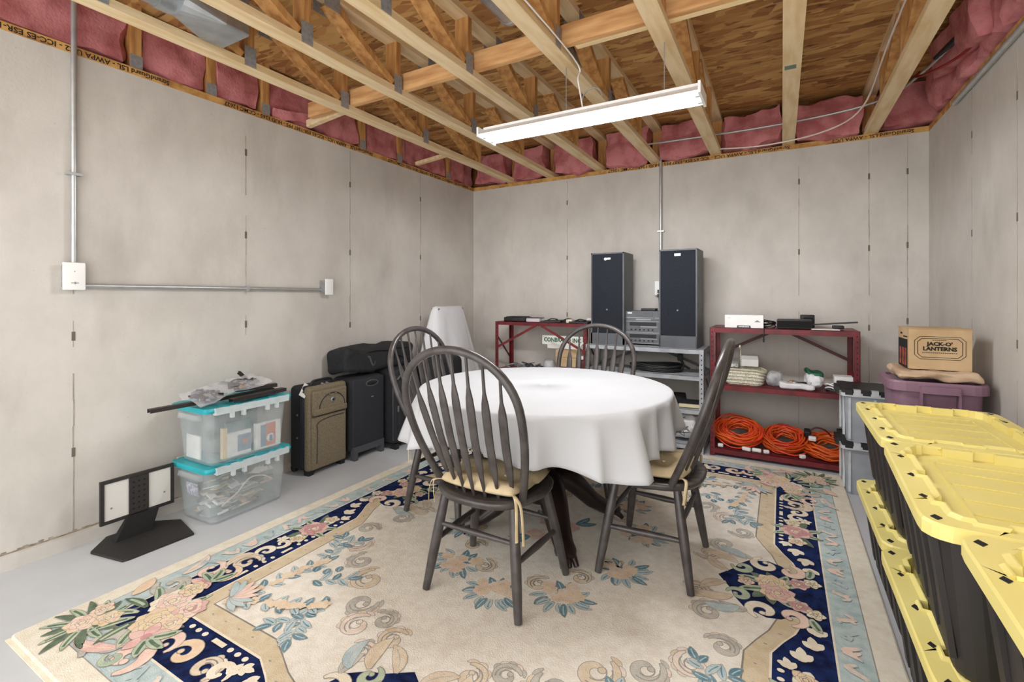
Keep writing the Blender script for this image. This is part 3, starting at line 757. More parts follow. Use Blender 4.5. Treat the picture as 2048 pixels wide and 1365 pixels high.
# lower bin contents
m_junk = [m_paper, mat('dull_pink', (214,176,162), 0.7), mat('dull_grey', (150,152,152), 0.6), mat('dull_cream', (222,206,160), 0.7), mat('dull_green', (120,140,130), 0.7), mat('dull_brown', (150,130,112), 0.7)]
q = MB()
for k in range(120):
    x, y, z = rb.uniform(-0.11,0.11), rb.uniform(-0.17,0.17), rb.uniform(0.02,0.17)
    a = rb.uniform(-0.6,0.6); L_ = rb.uniform(0.04,0.13); d_ = Vector((rb.uniform(-0.4,0.4), math.cos(a), rb.uniform(-0.25,0.35)*(1 if z < 0.12 else 0.2))).normalized()*L_/2
    p = Vector((x,y,z)); A, Bq = p-d_, p+d_
    for P_ in (A, Bq):
        P_.x = max(-0.125,min(0.125,P_.x)); P_.y = max(-0.185,min(0.185,P_.y)); P_.z = max(0.02,min(0.22,P_.z))
    q.bar(A, Bq, rb.uniform(0.012,0.07), rb.uniform(0.003,0.012), mi=rb.randrange(6), up=(rb.uniform(-0.6,0.6),0.1,1))
o = q.build('household_oddments', m_junk); o.location = (-2.855,1.655,0); tag(o, 'jumble of papers and cords filling the lower clear bin', 'clutter', kind='stuff')
q = MB().tube(smooth_path([(0.12,-0.14,0.06),(0.132,-0.06,0.11),(0.128,0.02,0.17),(0.13,0.10,0.16),(0.125,0.16,0.12)]), 0.004, 6); o = q.build('charging_cable', mat('pale_cord_mat',(226,206,196),0.6)); o.location = (-2.855,1.655,0.015); tag(o, 'pale pink cord arching inside the lower clear bin', 'cord')
q = MB(); 
for k in range(5):
    q.loft([[(0.10+rb.uniform(-0.01,0.02),0.03+k*0.022,0.20+rb.uniform(-0.02,0.02)),(0.125,0.06+k*0.022,0.23+rb.uniform(-0.02,0.02)),(0.12,0.09+k*0.02,0.19)],[(0.09,0.03+k*0.022,0.20),(0.105,0.06+k*0.022,0.225),(0.105,0.09+k*0.02,0.185)]])
o = q.build('tissue_paper', m_paper); o.location = (-2.855,1.655,0); tag(o, 'crumpled white tissue near the top of the lower clear bin', 'paper')
o = MB().box(-0.05,-0.003,-0.035,0.05,0.003,0.035).build('printed_label', mat('lavender_label',(206,200,216),0.6,rgb2=(110,110,130),scale=60)); o.location = (-2.875,1.655-0.222,0.175); o.rotation_euler=(0.09,0,0.03); tag(o, 'pale printed label on the near end of the lower clear bin', 'label')
# on top of the bins
topz = 2*BH+0.0
m_bar = mat('black_bar', (40,36,35), 0.5, rgb2=(52,46,44), scale=30)
def bar_thing(label, p, q_, w, h):
    p, q_ = Vector(p), Vector(q_); mid = (p+q_)/2
    mb = MB().bar(p-mid, q_-mid, w, h*0.25); d = (q_-p).normalized(); s_ = d.cross(Vector((0,0,1))).normalized()
    for sg in (-1, 1): mb.bar(p-mid+s_*sg*(w/2-0.002)-Vector((0,0,h/2)), q_-mid+s_*sg*(w/2-0.002)-Vector((0,0,h/2)), 0.004, h)
    o = mb.build('metal_rail', m_bar); o.location = mid; return tag(o, label, 'rail', 'black metal rails on the bin lid')
bar_thing('black metal rail sticking out left over the upper teal lid', (-2.80,1.19,topz+0.028), (-2.79,1.86,topz+0.030), 0.035, 0.018)
bar_thing('black metal rail lying along the front of the teal lid', (-2.70,1.55,topz+0.026), (-2.735,1.90,topz+0.028), 0.045, 0.018)
bar_thing('black metal rail propped steeply at the back of the teal lid', (-2.86,1.80,topz+0.035), (-2.88,1.70,topz+0.15), 0.035, 0.018)
bar_thing('short black metal rail at the right end of the teal lid', (-2.86,1.66,topz+0.05), (-2.78,1.88,topz+0.055), 0.04, 0.018)
m_poly = see_through('clear_bag_film', (214,214,220), 0.70, 0.1)
def poly_bag(label, c, hx, hy, rot, seed, bits):
    t = thing('plastic_bag', label, 'bag', c, 0); t.rotation_euler = rot
    n = 14; vs = []
    for s_ in (1, -1):
        for i in range(n+1):
            for j in range(n+1):
                u, v = -1+2*i/n, -1+2*j/n
                e = max(0, (1-u**4)*(1-v**4))
                h = s_*(0.014*e+0.001)+0.016*mnoise.noise(Vector((u*1.6+seed, v*1.6, seed)))+0.006*mnoise.noise(Vector((u*5+seed, v*5, 1)))
                vs.append((u*hx, v*hy, h))
    m_ = (n+1)**2; fs = []
    for i in range(n):
        for j in range(n):
            f_ = (i*(n+1)+j, (i+1)*(n+1)+j, (i+1)*(n+1)+j+1, i*(n+1)+j+1); fs.append(f_); fs.append(tuple(m_+k for k in f_[::-1]))
    MB().add(vs, fs, 0, True).build('film', m_poly, t)
    q = MB()
    for k in range(bits):
        a = rb.uniform(0, PI); x, y = rb.uniform(-0.55,0.55)*hx, rb.uniform(-0.5,0.5)*hy; L_ = rb.uniform(0.012,0.035)
        q.bar((x-math.cos(a)*L_, y-math.sin(a)*L_, 0.003), (x+math.cos(a)*L_, y+math.sin(a)*L_, 0.006), rb.uniform(0.010,0.032), 0.010, mi=(0,0,1,0,1,0,0,1,2)[rb.randrange(9)])
    q.build('hardware', [m_black, m_galv, mat('brass_bits',(190,150,110),0.4,0.6)], t); MB.last['kind'] = 'stuff'
    return t
poly_bag('clear plastic bag of black hardware, upper one on the teal lid', (-2.76,1.64,topz+0.095), 0.095, 0.14, (0.10,0.20,0.1), 1.0, 22)
poly_bag('clear plastic bag of bolts slumped at the left of the teal lid', (-2.77,1.45,topz+0.062), 0.085, 0.10, (0.16,0.30,0.25), 2.7, 22)

# ================================================================ LUGGAGE
m_olive = mat('olive_fabric', (126,114,92), 0.9, rgb2=(104,94,76), scale=120, bump=0.2, bscale=300)
m_navy = mat('navy_piping', (34,38,52), 0.7)
t = thing('suitcase', 'olive brown fabric suitcase standing beside the teal lid bins', 'suitcase', (-2.955, 2.335, 0.0), 0.02, 'suitcases along the left wall')
MB().rbox((-0.02,0,0.325), (0.085,0.172,0.295), 0.035, 3).build('case_body', m_blackfab, t)
MB().rbox((0.072,0,0.325), (0.030,0.174,0.297), 0.028, 3).build('front_shell', m_olive, t)
sh = MB.last
q = MB()
for x in (0.035, 0.052):
    q.tube([(x, sx*0.176, zz) for sx, zz in ((-1,0.06),(1,0.06),(1,0.59),(-1,0.59))], 0.006, 6, closed=True)
q.build('piping', m_navy, t)
MB().rbox((0.112,-0.002,0.505), (0.016,0.150,0.085), 0.014, 3).build('upper_pocket', m_olive, t); up = MB.last
pts = [(0.129, 0.112*math.cos(a)+0.012, 0.462+0.10*math.sin(a)) for a in [PI*k/14 for k in range(15)]]
MB().tube(pts, 0.0035, 6).build('zip', m_navy, up)
MB().rbox((0.126,-0.002,0.442), (0.010,0.146,0.022), 0.009, 2).build('pocket_lip', m_olive, up)
q = MB().lathe([(0.0,0.006),(0.014,0.006),(0.019,0.003),(0.019,0.0),(0.0,0.0)], n=16); q.build('badge', m_galv, up); o = MB.last; o.rotation_euler = (0,PI/2,0); o.location = (0.129,0.015,0.512)
q = MB().lathe([(0.0,0.008),(0.010,0.0075),(0.010,0.006),(0.0,0.006)], n=12); q.build('badge_centre', m_navy, up); o = MB.last; o.rotation_euler = (0,PI/2,0); o.location = (0.129,0.015,0.512)
for yy in (-0.02, 0.03):
    q = MB().bar((0.131,yy,0.558),(0.133,yy+0.02,0.548),0.010,0.006); q.build('zip_pull', m_galv, up)
MB().rbox((0.104,-0.002,0.225), (0.014,0.150,0.185), 0.012, 3).build('lower_pocket', m_olive, t); lp = MB.last
MB().tube(smooth_path([(0.119,-0.115,0.08),(0.119,-0.112,0.30),(0.119,-0.105,0.365),(0.119,0.0,0.388),(0.119,0.125,0.388)]), 0.003, 6).build('zip', m_navy, lp)
q = MB().tube(smooth_path([(0.03,-0.09,0.62),(0.03,-0.07,0.648),(0.03,0.07,0.648),(0.03,0.09,0.62)]), 0.009, 8); q.build('carry_handle', m_black, t)
for yy in (-0.02, 0.02):
    q = MB().bar((0.05,yy,0.628),(0.075,yy+0.012,0.615),0.014,0.012); q.build('zip_pull', m_galv, t)
q = MB().bar((0.0,-0.10,0.625),(0.075,-0.205,0.565),0.045,0.003,up=(0.6,0.5,1)); q.build('paper_tag', m_paper, t)
for yy in (-0.14, 0.14):
    q = MB().cyl((-0.085,yy-0.012,0.026),(-0.085,yy+0.012,0.026),0.026,12); q.build('wheel', m_black, t)
    q = MB().box(0.04,yy-0.02,0.0,0.09,yy+0.02,0.034); q.build('foot', m_black, t)
for zz in (0.26, 0.42):
    q = MB().cyl((-0.01,-0.172,zz),(-0.01,-0.178,zz),0.006,8); q.build('rivet', m_galv, t)
t = thing('suitcase', 'black soft suitcase with cut-out top handle right of the olive one', 'suitcase', (-2.945, 2.700, 0.0), -0.02, 'suitcases along the left wall')
MB().rbox((0.0,0,0.345), (0.115,0.172,0.285), 0.04, 3).build('case_body', m_blackfab, t)
MB().rbox((0.105,0,0.36), (0.018,0.160,0.262), 0.016, 3).build('front_panel', mat('black_weave',(36,37,44),0.8,rgb2=(28,29,34),scale=200,bump=0.2,bscale=400), t)
m_grey = mat('dark_grey_plastic', (70,72,76), 0.5)
q = MB().box(0.09,-0.155,0.055,0.126,0.155,0.105)
for yy in (-0.15, 0.118): q.box(0.085,yy,0.0,0.128,yy+0.034,0.06)
q.build('base_bumper', m_grey, t)
q = MB().tube([(0.112+0.008, 0.06*math.cos(a)+0.03, 0.572+0.022*math.sin(a)) for a in [2*PI*k/20 for k in range(20)]], 0.007, 8, closed=True); q.build('handle_ring', m_grey, t)
q = MB().lathe([(0.0,0.002),(0.055,0.002),(0.055,0.0),(0.0,0.0)], n=20); q.build('handle_recess', m_dark, t); o = MB.last; o.rotation_euler = (0,PI/2,0); o.scale = (0.36,1,1); o.location = (0.1222,0.03,0.572)
q = MB().box(0.1225,0.02,0.462,0.1245,0.045,0.468); q.build('badge', m_galv, t)
t = thing('suitcase', 'black upright suitcase with zip pulls behind the left chair', 'suitcase', (-2.86, 3.085, 0.0), -0.04, 'suitcases along the left wall')
MB().rbox((0.0,0,0.35), (0.13,0.19,0.31), 0.045, 3).build('case_body', m_blackfab, t)
MB().rbox((0.125,0.01,0.33), (0.018,0.16,0.24), 0.016, 3).build('front_pocket', m_blackfab, t)
q = MB().tube([(0.112, sy*0.19, zz) for sy, zz in ((-1,0.08),(-1,0.62),(1,0.62),(1,0.08))], 0.006, 6, closed=True); q.build('piping', m_grey, t)
q = MB().bar((0.135,-0.165,0.575),(0.138,-0.135,0.605),0.012,0.008); q.build('zip_pull', m_galv, t)
q = MB().bar((0.137,-0.155,0.31),(0.137,-0.155,0.36),0.014,0.008); q.build('zip_pull', m_galv, t)
for yy in (-0.15,0.15):
    q = MB().box(0.05,yy-0.02,0,0.12,yy+0.02,0.045); q.build('foot', m_black, t)
t = thing('garment_bag', 'black nylon bag with pale swoosh mark lying on the suitcases', 'bag', (-2.955, 2.86, 0.665), 0.02)
def bagf(p): return p+Vector((0.022*mnoise.noise(p*8), 0.0, 0.030*mnoise.noise(Vector((p.x*6,p.y*6,2)))))
MB().rbox((0,0,0.095), (0.115,0.385,0.095), 0.04, 4, fn=bagf, sub=8).build('bag_body', m_blackfab, t)
q = MB().tube([(0.116, -0.36+0.72*u, 0.155+0.004*math.sin(u*20)) for u in [k/20 for k in range(21)]], 0.005, 6); q.build('seam', m_black, t)
q = MB().tube(smooth_path([(0.118,-0.20,0.04),(0.120,-0.175,0.105),(0.121,-0.155,0.115),(0.121,-0.125,0.055),(0.120,-0.10,0.045),(0.118,-0.085,0.075)]), [0.004]*2+[0.007]*10+[0.010]*12+[0.006]*7, 6, flat=0.3); q.build('swoosh_mark', m_grey, t)
for k in range(5):
    q = MB().tube(smooth_path([(0.114,0.06+k*0.05,0.13-0.012*k),(0.124,0.10+k*0.045,0.125-0.016*k),(0.114,0.16+k*0.04,0.10-0.01*k)]), 0.006, 6); q.build('strap_fold', m_blackfab, t)
t = thing('duffel_bag', 'black bag standing before the white draped stand', 'bag', (-2.585, 3.30, 0.0), 0.0)
MB().rbox((0,0,0.37), (0.12,0.20,0.37), 0.06, 4, fn=bagf).build('bag_body', m_blackfab, t)
MB().tube(smooth_path([(0.02,-0.08,0.73),(0.03,-0.06,0.785),(0.03,0.04,0.785),(0.02,0.06,0.73)]), 0.008, 8).build('carry_handle', m_black, t)

# white cloth on a stand in the corner
t = thing('easel_stand', 'thin wooden easel hidden under the white cloth in the corner', 'stand', (-2.86, 3.76, 0.0), 0.10)
m_rod = mat('wood_rod', (150,112,78), 0.6)
for p, q_ in (((0.03,-0.21,1.14),(0.05,-0.33,0.0)), ((0.03,0.21,1.14),(0.05,0.33,0.0)), ((-0.03,0,1.14),(-0.18,0,0.0))):
    MB().tube([p, q_], 0.012, 8).build('leg', m_rod, t)
MB().box(-0.04,-0.23,1.12,0.04,0.23,1.145).build('crossbar', m_rod, t)
mb = MB(); rings = []
N = 90
for j in range(15):
    u = j/14; z = 1.152-u*0.70
    ring = []
    for k in range(N):
        a = 2*PI*k/N; ca, sa = math.cos(a), math.sin(a)
        hx = 0.05+0.16*u; hy = 0.245+0.19*u**0.8
        fold = 1+u**0.7*(0.10*math.sin(a*7+1)+0.05*math.sin(a*13+2))*(1 if j else 0)
        x = hx*math.copysign(abs(ca)**0.7, ca)*fold; y = hy*math.copysign(abs(sa)**0.7, sa)*(1+0.02*math.sin(a*9)*u)
        ring.append((x, y, z-(0.012 if j == 0 else 0)*abs(sa)**6+0.02*u*math.sin(a*5)))
    rings.append(ring)
rings.insert(0, [(x*0.4, y*0.9, 1.156) for x, y, z in rings[0]])
mb.loft(rings, cap0=True, cap1=False, sm=True); o = mb.build('draped_cloth', mat('drape_cloth', (226,227,231), 0.9, var=0.03)); o.location = (-2.86,3.76,0.008); o.rotation_euler = (0,0,0.10)
tag(o, 'white cloth draped over a tall stand in the back left corner', 'cloth')

# ================================================================ STEEL SHELVES
m_red = mat('red_paint', (116,24,32), 0.45, rgb2=(90,18,26), scale=14)
m_redd = mat('dark_red_brace', (84,24,28), 0.5)
m_gshelf = mat('grey_paint', (176,180,184), 0.4, rgb2=(152,156,162), scale=14)
m_gbrace = mat('dark_grey_brace', (84,82,84), 0.5)
m_hole = mat('bolt_hole', (40,20,20), 0.8)
def shelf_unit(label, x0, x1, y0, y1, H, levels, m, mb_, front_brace, brace_low, lip=0.035):
    t = thing('shelf_unit', label, 'shelf', ((x0+x1)/2, (y0+y1)/2, 0), 0, 'steel shelf units along the back wall')
    hx, hy = (x1-x0)/2, (y1-y0)/2
    for sx in (-1, 1):
        for sy in (-1, 1):
            q = MB().box(sx*hx, sy*hy, 0, sx*(hx-0.036), sy*(hy-0.003), H); q.box(sx*hx, sy*hy, 0, sx*(hx-0.003), sy*(hy-0.036), H)
            q.build('leg', m, t); lg = MB.last
            if sy < 0:
                q = MB(); n = int(H/0.038)
                for k in range(n): q.box(sx*(hx-0.014), sy*(hy+0.0006), 0.02+k*0.038, sx*(hx-0.022), sy*hy, 0.031+k*0.038)
                q.build('bolt_hole', m_hole, lg); MB.last['kind'] = 'stuff'
    for z in levels:
        q = MB().box(-hx+0.003,-hy+0.003,z-0.002,hx-0.003,hy-0.003,z)
        for sy in (-1, 1): q.box(-hx+0.003, sy*(hy-0.003), z-lip, hx-0.003, sy*(hy-0.006), z)
        for sx in (-1, 1): q.box(sx*(hx-0.003), -hy+0.006, z-lip, sx*(hx-0.006), hy-0.006, z)
        q.build('shelf_tray', m, t)
    yb = -hy-0.004 if front_brace else hy-0.012
    zt = H-0.03
    for sx in (-1, 1):
        MB().bar((sx*0.03, yb, zt), (sx*(hx-0.01), yb, brace_low), 0.004, 0.024, up=(0,0,1)).build('brace', m if front_brace else mb_, t)
        MB().bar((sx*(hx-0.006), -hy+0.02, H-0.14), (sx*(hx-0.006), hy-0.02, H-0.40), 0.003, 0.02, up=(0,0,1)).build('side_brace', mb_, t)
    return t
SL = dict(x0=-2.545, x1=-1.555, y0=4.14, y1=4.46)
shelf_unit('red steel shelf unit left of the speakers, near the back corner', SL['x0'], SL['x1'], 4.14, 4.46, 1.005, (1.005, 0.52, 0.07), m_red, m_redd, True, 0.735)
shelf_unit('grey steel shelf unit holding the speakers and stereo', -1.53, -0.535, 4.03, 4.44, 0.83, (0.83, 0.615, 0.345, 0.06), m_gshelf, m_gbrace, False, 0.62)
shelf_unit('red steel shelf unit with orange cords, right of the speakers', -0.495, 0.475, 4.05, 4.45, 1.012, (1.012, 0.565, 0.062), m_red, m_redd, False, 0.76, 0.04)
# things on the left red shelf
zt = 1.006
def flat_item(nm, label, cat, c, hx, hy, hz, rz, m, rgbtop=None, grp=None):
    t = thing(nm, label, cat, c, rz, grp)
    MB().rbox((0,0,hz), (hx,hy,hz), min(hz*0.7,0.01), 2).build('case', m, t)
    return t
m_pale2 = mat('pale_lilac', (206,196,202), 0.7)
k_ = flat_item('cordless_tray', 'black tray at the left end of the left red shelf', 'tray', (-2.34,4.25,zt), 0.12,0.09,0.022,0.05,m_black)
MB().box(-0.1,-0.07,0.044,0.1,0.07,0.05).build('keypad', m_blackfab, k_)
k_ = flat_item('pale_box', 'small pale lilac box on the left red shelf', 'box', (-2.13,4.20,zt), 0.075,0.04,0.018,0.02,m_pale2)
MB().box(-0.075,0.0,0.036,0.075,0.08,0.042).build('black_lid', m_black, k_)
for i, (x, y, hx, rz, lb) in enumerate(((-1.95,4.24,0.10,0.15,'tilted black picture frame lying left of centre on the left red shelf'), (-1.80,4.30,0.09,-0.1,'flat black frame lying mid right on the left red shelf'), (-1.66,4.24,0.09,0.1,'black frame at the right end of the left red shelf'))):
    k_ = thing('framed_picture', lb, 'frame', (x,y,zt+0.002), rz, 'frames lying on the left red shelf'); k_.rotation_euler = (0.03, -0.05 if i == 0 else 0.02, rz)
    q = MB(); q.box(-hx,-0.08,0.0,hx,-0.06,0.016); q.box(-hx,0.06,0,hx,0.08,0.016); q.box(-hx,-0.06,0,-hx+0.02,0.06,0.016); q.box(hx-0.02,-0.06,0,hx,0.06,0.016); q.build('frame_border', m_black, k_)
    MB().box(-hx+0.02,-0.06,0.0,hx-0.02,0.06,0.008).build('backing', m_pale2 if i == 0 else m_blackfab, k_)
    q = MB().tube(smooth_path([(-0.04,-0.05,0.018),(0.0,-0.02,0.034),(0.05,0.0,0.024),(0.03,0.04,0.02)]), 0.006, 6); q.build('cable_curl', m_black, k_)
o = MB().rbox((0,0,0.017),(0.03,0.04,0.017),0.006,2).build('power_adapter', mat('cream_plastic',(226,212,196),0.5)); o.location=(-1.745,4.20,zt); tag(o,'cream power adapter on the left red shelf','adapter')
o = MB().rbox((0,0,0.012),(0.03,0.03,0.012),0.006,2).build('power_adapter', m_white); o.location=(-1.60,4.36,zt+0.02); tag(o,'white adapter beside the left speaker on the red shelf','adapter')
# sign, boxes below
zm = 0.522
sg = thing('sign_board', 'white sign reading CONBRACO in green, leaning on the left red shelf', 'sign', (-1.865,4.285,zm+0.262), 0.0)
MB().box(-0.215,-0.006,0.0,0.215,0.004,0.088).build('board', mat('sign_white',(236,236,226),0.5,var=0.03), sg)
MB().box(-0.16,-0.003,-0.038,0.215,0.006,0.0).build('lower_board', mat('sign_white2',(228,228,222),0.5,var=0.03), sg)
text('sign_lettering', 'CONBRACO INC', 0.058, mat('sign_green',(28,92,72),0.6), sg, frame((0.0,-0.0068,0.045),(1,0,0),(0,0,1)), sx=0.88, bold=0.0015)
bx = thing('cardboard_box', 'brown cardboard box below the green lettered sign', 'box', (-1.77,4.30,zm), 0.02)
m_card = mat('cardboard', (202,174,136), 0.85, rgb2=(186,156,118), scale=6)
MB().box(-0.13,-0.09,0,0.13,0.09,0.150).build('carton', m_card, bx)
MB().box(-0.132,-0.092,0.153,0.132,0.092,0.222).build('lid', m_card, bx)
MB().box(-0.10,-0.0915,0.045,0.10,-0.0902,0.062).build('printed_stripe', m_ink, bx)
q = MB().lathe([(0.05,0),(0.06,0.01),(0.062,0.05),(0.05,0.09),(0.042,0.10),(0.046,0.05),(0.044,0.012)], n=16); o=q.build('glass_jar', see_through('glassy',(224,228,228),0.5,0.08)); o.location=(-2.02,4.32,zm); tag(o,'clear glass jar on the middle of the left red shelf','jar')
q = MB()
for k in range(26):
    a = rb.uniform(0,PI); x,y,z = rb.uniform(-0.17,0.17),rb.uniform(-0.08,0.08),rb.uniform(0.01,0.05)
    q.bar((x-0.03*math.cos(a),y-0.03*math.sin(a),z),(x+0.03*math.cos(a),y+0.03*math.sin(a),z+0.01),rb.uniform(0.01,0.03),0.01,mi=rb.randrange(3))
o=q.build('loose_fittings',[m_galv,m_plate,m_grey]); o.location=(-2.28,4.30,zm); tag(o,'heap of loose metal fittings on the middle left red shelf','fittings',kind='stuff')
bx = thing('power_tool', 'dark red and white appliance at the right end of the left red shelf', 'appliance', (-1.62,4.26,zm), 0.2)
MB().rbox((0,0,0.07),(0.035,0.09,0.07),0.02,3).build('housing', m_redd, bx); MB().rbox((0,-0.02,0.16),(0.03,0.07,0.02),0.015,3).build('top_cover', m_white, bx); MB().tube(smooth_path([(-0.03,-0.06,0.17),(-0.05,-0.06,0.23),(-0.02,-0.05,0.29),(0.03,-0.03,0.30)]),0.011,8).build('hose', m_white, bx)
# ---- speakers
m_spk = mat('speaker_cabinet', (92,95,99), 0.5, rgb2=(82,85,90), scale=8)
m_gr = mat('grille_cloth', (32,37,47), 0.95, rgb2=(24,28,36), scale=300)
m_ring = mat('driver_ring', (43,48,58), 0.9)
def speaker(label, x, y, rz, kind):
    t = thing('floor_speaker', label, 'speaker', (x, y, 0.8305), rz)
    w, dp, h = 0.152, 0.15, 0.82
    q = MB().box(-w,-dp+0.012,0,w,dp,h); q.box(-w,-dp,0,-w+0.012,-dp+0.012,h); q.box(w-0.012,-dp,0,w,-dp+0.012,h); q.box(-w,-dp,0,w,-dp+0.012,0.098); q.box(-w,-dp,h-0.012,w,-dp+0.012,h)
    q.build('cabinet', m_spk, t)
    MB().rbox((0,-dp+0.004,0.455),(w-0.014,0.011,0.352),0.006,2).build('grille', m_gr, t); g = MB.last
    yy = -dp-0.0075
    def ring(cx, cz, r, w_=0.006):
        MB().tube([(cx+r*math.cos(2*PI*k/32), yy, cz+r*math.sin(2*PI*k/32)) for k in range(32)], w_*0.4, 6, closed=True).build('driver_ring', m_ring, g)
    if kind: ring(0,0.705,0.048); ring(0,0.705,0.018); ring(0,0.54,0.058); ring(0,0.54,0.026); ring(0,0.31,0.095)
    else: ring(0,0.70,0.042); ring(0,0.52,0.052); ring(0,0.30,0.075)
    q = MB().lathe([(0.0,0.004),(0.009,0.003),(0.009,0.0),(0.0,0.0)], n=12); q.build('cone_cap', m_galv, g); o = MB.last; o.rotation_euler=(PI/2,0,0); o.location=(0.0,yy+0.001,0.31)
    if kind: MB().rbox((0,yy-0.001,0.772),(0.026,0.003,0.011),0.003,2).build('badge', m_white, t)
    else:
        MB().rbox((0.012,yy-0.001,0.765),(0.022,0.003,0.009),0.003,2).build('badge', m_white, t)
        q = MB().lathe([(0.0,0.004),(0.014,0.003),(0.014,0.0),(0.0,0.0)], n=14); q.build('round_badge', m_white, t); o=MB.last; o.rotation_euler=(PI/2,0,0); o.location=(-0.014,yy+0.002,0.762)
    return t
speaker('tall grey speaker with black grille, left of the stereo', -1.358, 4.27, 0.0, 0)
speaker('tall grey speaker with black grille, right of the stereo', -0.745, 4.25, -0.02, 1)
st = thing('stereo_system', 'grey stacked stereo components between the two speakers', 'stereo', (-1.055, 4.30, 0.8305))
m_face = mat('stereo_face', (98,100,104), 0.4, rgb2=(88,90,94), scale=20)
m_trim = mat('stereo_trim', (150,152,156), 0.3, 0.3)
sw = 0.150
MB().box(-sw,-0.11,0.012,sw,0.14,0.298).build('cabinet', m_spk, st)
for k, (z0, z1) in enumerate(((0.215,0.298),(0.110,0.212),(0.014,0.107))):
    MB().box(-sw,-0.122,z0,sw,-0.11,z1).build('faceplate', m_face, st); fp = MB.last
    if k == 0:
        MB().box(-0.07,-0.127,0.245,0.085,-0.121,0.288).build('disc_door', m_spk, fp)
        MB().box(-sw,-0.126,0.238,0.09,-0.121,0.243).build('trim_line', m_trim, fp)
        MB().box(-0.135,-0.1235,0.275,-0.095,-0.1215,0.287).build('badge', m_white, fp)
        MB().box(-0.06,-0.125,0.218,0.07,-0.1215,0.230).build('button_row', m_trim, fp)
        MB().box(0.105,-0.125,0.236,0.148,-0.1215,0.243).build('button_row', m_trim, fp)
    else:
        MB().box(-0.115,-0.125,z1-0.042,0.115,-0.1215,z1-0.012).build('display_window', m_black, fp)
        MB().box(-0.02,-0.126,z1-0.055,0.125,-0.1215,z1-0.046).build('button_row', m_trim, fp)
        MB().box(-sw,-0.126,z1-0.006,sw,-0.1215,z1).build('trim_line', m_trim, fp)
        q = MB()
        for j in range(6): q.cyl((-0.10+j*0.037,-0.121,z0+0.026),(-0.10+j*0.037,-0.130,z0+0.026),0.007,10)
        q.build('knob_row', m_black, fp); MB.last['kind'] = 'stuff'
        MB().box(-sw,-0.126,z0,sw,-0.1215,z0+0.005).build('trim_line', m_trim, fp)
for sx in (-1,1): MB().box(sx*0.11-0.02,-0.09,0,sx*0.11+0.02,0.1,0.012).build('foot', m_black, st)
o = MB().rbox((0,0,0.011),(0.063,0.05,0.011),0.004,2).build('black_receiver_box', m_black); o.location=(-1.02,4.27,1.130); tag(o,'small flat black box on top of the stereo','receiver')
# grey shelf contents
m_rub = mat('rubber', (24,24,25), 0.6)
c = thing('cable_bundle', 'black cables heaped on the second grey shelf', 'cables', (-0.95,4.20,0.617))
for k in range(7):
    pts = [(0.20*math.cos(a+k)*(1+0.1*math.sin(3*a+k)), 0.11*math.sin(a+k), 0.012+0.012*k*0.6+0.008*math.sin(2*a+k)) for a in [2*PI*j/24 for j in range(24)]]
    MB().tube(pts, 0.008, 6, closed=True).build('cable_loop', m_rub, c)
c = thing('clip_stand', 'black clip standing on the second grey shelf', 'clip', (-0.72,4.20,0.617), 0.3)
MB().tube(smooth_path([(-0.05,0,0.008),(-0.02,0,0.02),(0.0,0,0.06),(-0.02,0,0.105)]),0.011,8).build('arm', m_rub, c)
MB().rbox((-0.025,0,0.125),(0.022,0.016,0.03),0.008,2).build('jaw', m_rub, c); MB().tube([(0.0,0,0.06),(0.05,0.0,0.03)],0.010,8).build('lever', m_rub, c)
m_crm = mat('book_cream',(226,214,176),0.7)
for k, (x, y, z, hx, hy, hz, m1, lb) in enumerate(((-0.85,4.18,0.347,0.055,0.08,0.020,m_white,'white edged book at the left on the third grey shelf'),(-0.85,4.18,0.39,0.05,0.07,0.016,m_redd,'dark red book stacked on the white edged book'),(-0.66,4.17,0.347,0.085,0.09,0.018,m_crm,'cream edged book at the right on the third grey shelf'))):
    bk = thing('book', lb, 'book', (x,y,z), 0.05*k, 'books on the third grey shelf')
    MB().box(-hx+0.004,-hy+0.003,0.003,hx-0.003,hy-0.003,hz*2-0.003).build('pages', m1, bk)
    q=MB().box(-hx,-hy,0,hx,hy,0.003); q.box(-hx,-hy,hz*2-0.003,hx,hy,hz*2); q.build('cover', m_blackfab if k!=1 else m_redd, bk)
bx = flat_item('black_pouch','black pouch behind the books on the third grey shelf','pouch',(-0.76,4.26,0.347),0.05,0.05,0.04,0.2,m_blackfab)
def crumple(nm, label, cat, c, h, m, seed, amp=0.02, mats2=None):
    def fn(p):
        q = Vector((p.x*12+seed, p.y*12, p.z*12))
        p = p+mnoise.noise_vector(q)*amp+mnoise.noise_vector(q*2.7)*amp*0.45
        return Vector((p.x, p.y, max(p.z, -h[2])))
    t = thing(nm, label, cat, c)
    MB().rbox((0,0,h[2]), h, min(h)*0.75, 4, fn=fn, sub=5).build('bag_film', m, t)
    return t
m_bagw = see_through('bag_white',(236,236,238),0.12,0.3)
t = crumple('plastic_bag','white plastic bag with red print on the lowest grey shelf','bag',(-0.74,4.19,0.075),(0.16,0.11,0.115),m_bagw,3.0,0.018)
MB().rbox((-0.06,-0.075,0.20),(0.05,0.02,0.028),0.012,3).build('red_print', mat('red_print_mat',(216,110,92),0.6), t)
q=MB()
for k in range(6): q.tube(smooth_path([(rb.uniform(-0.12,0.12),-0.118,rb.uniform(0.04,0.2)) for _ in range(4)]),0.003,5)
q.build('dark_crease', m_grey, t); MB.last['kind'] = 'stuff'
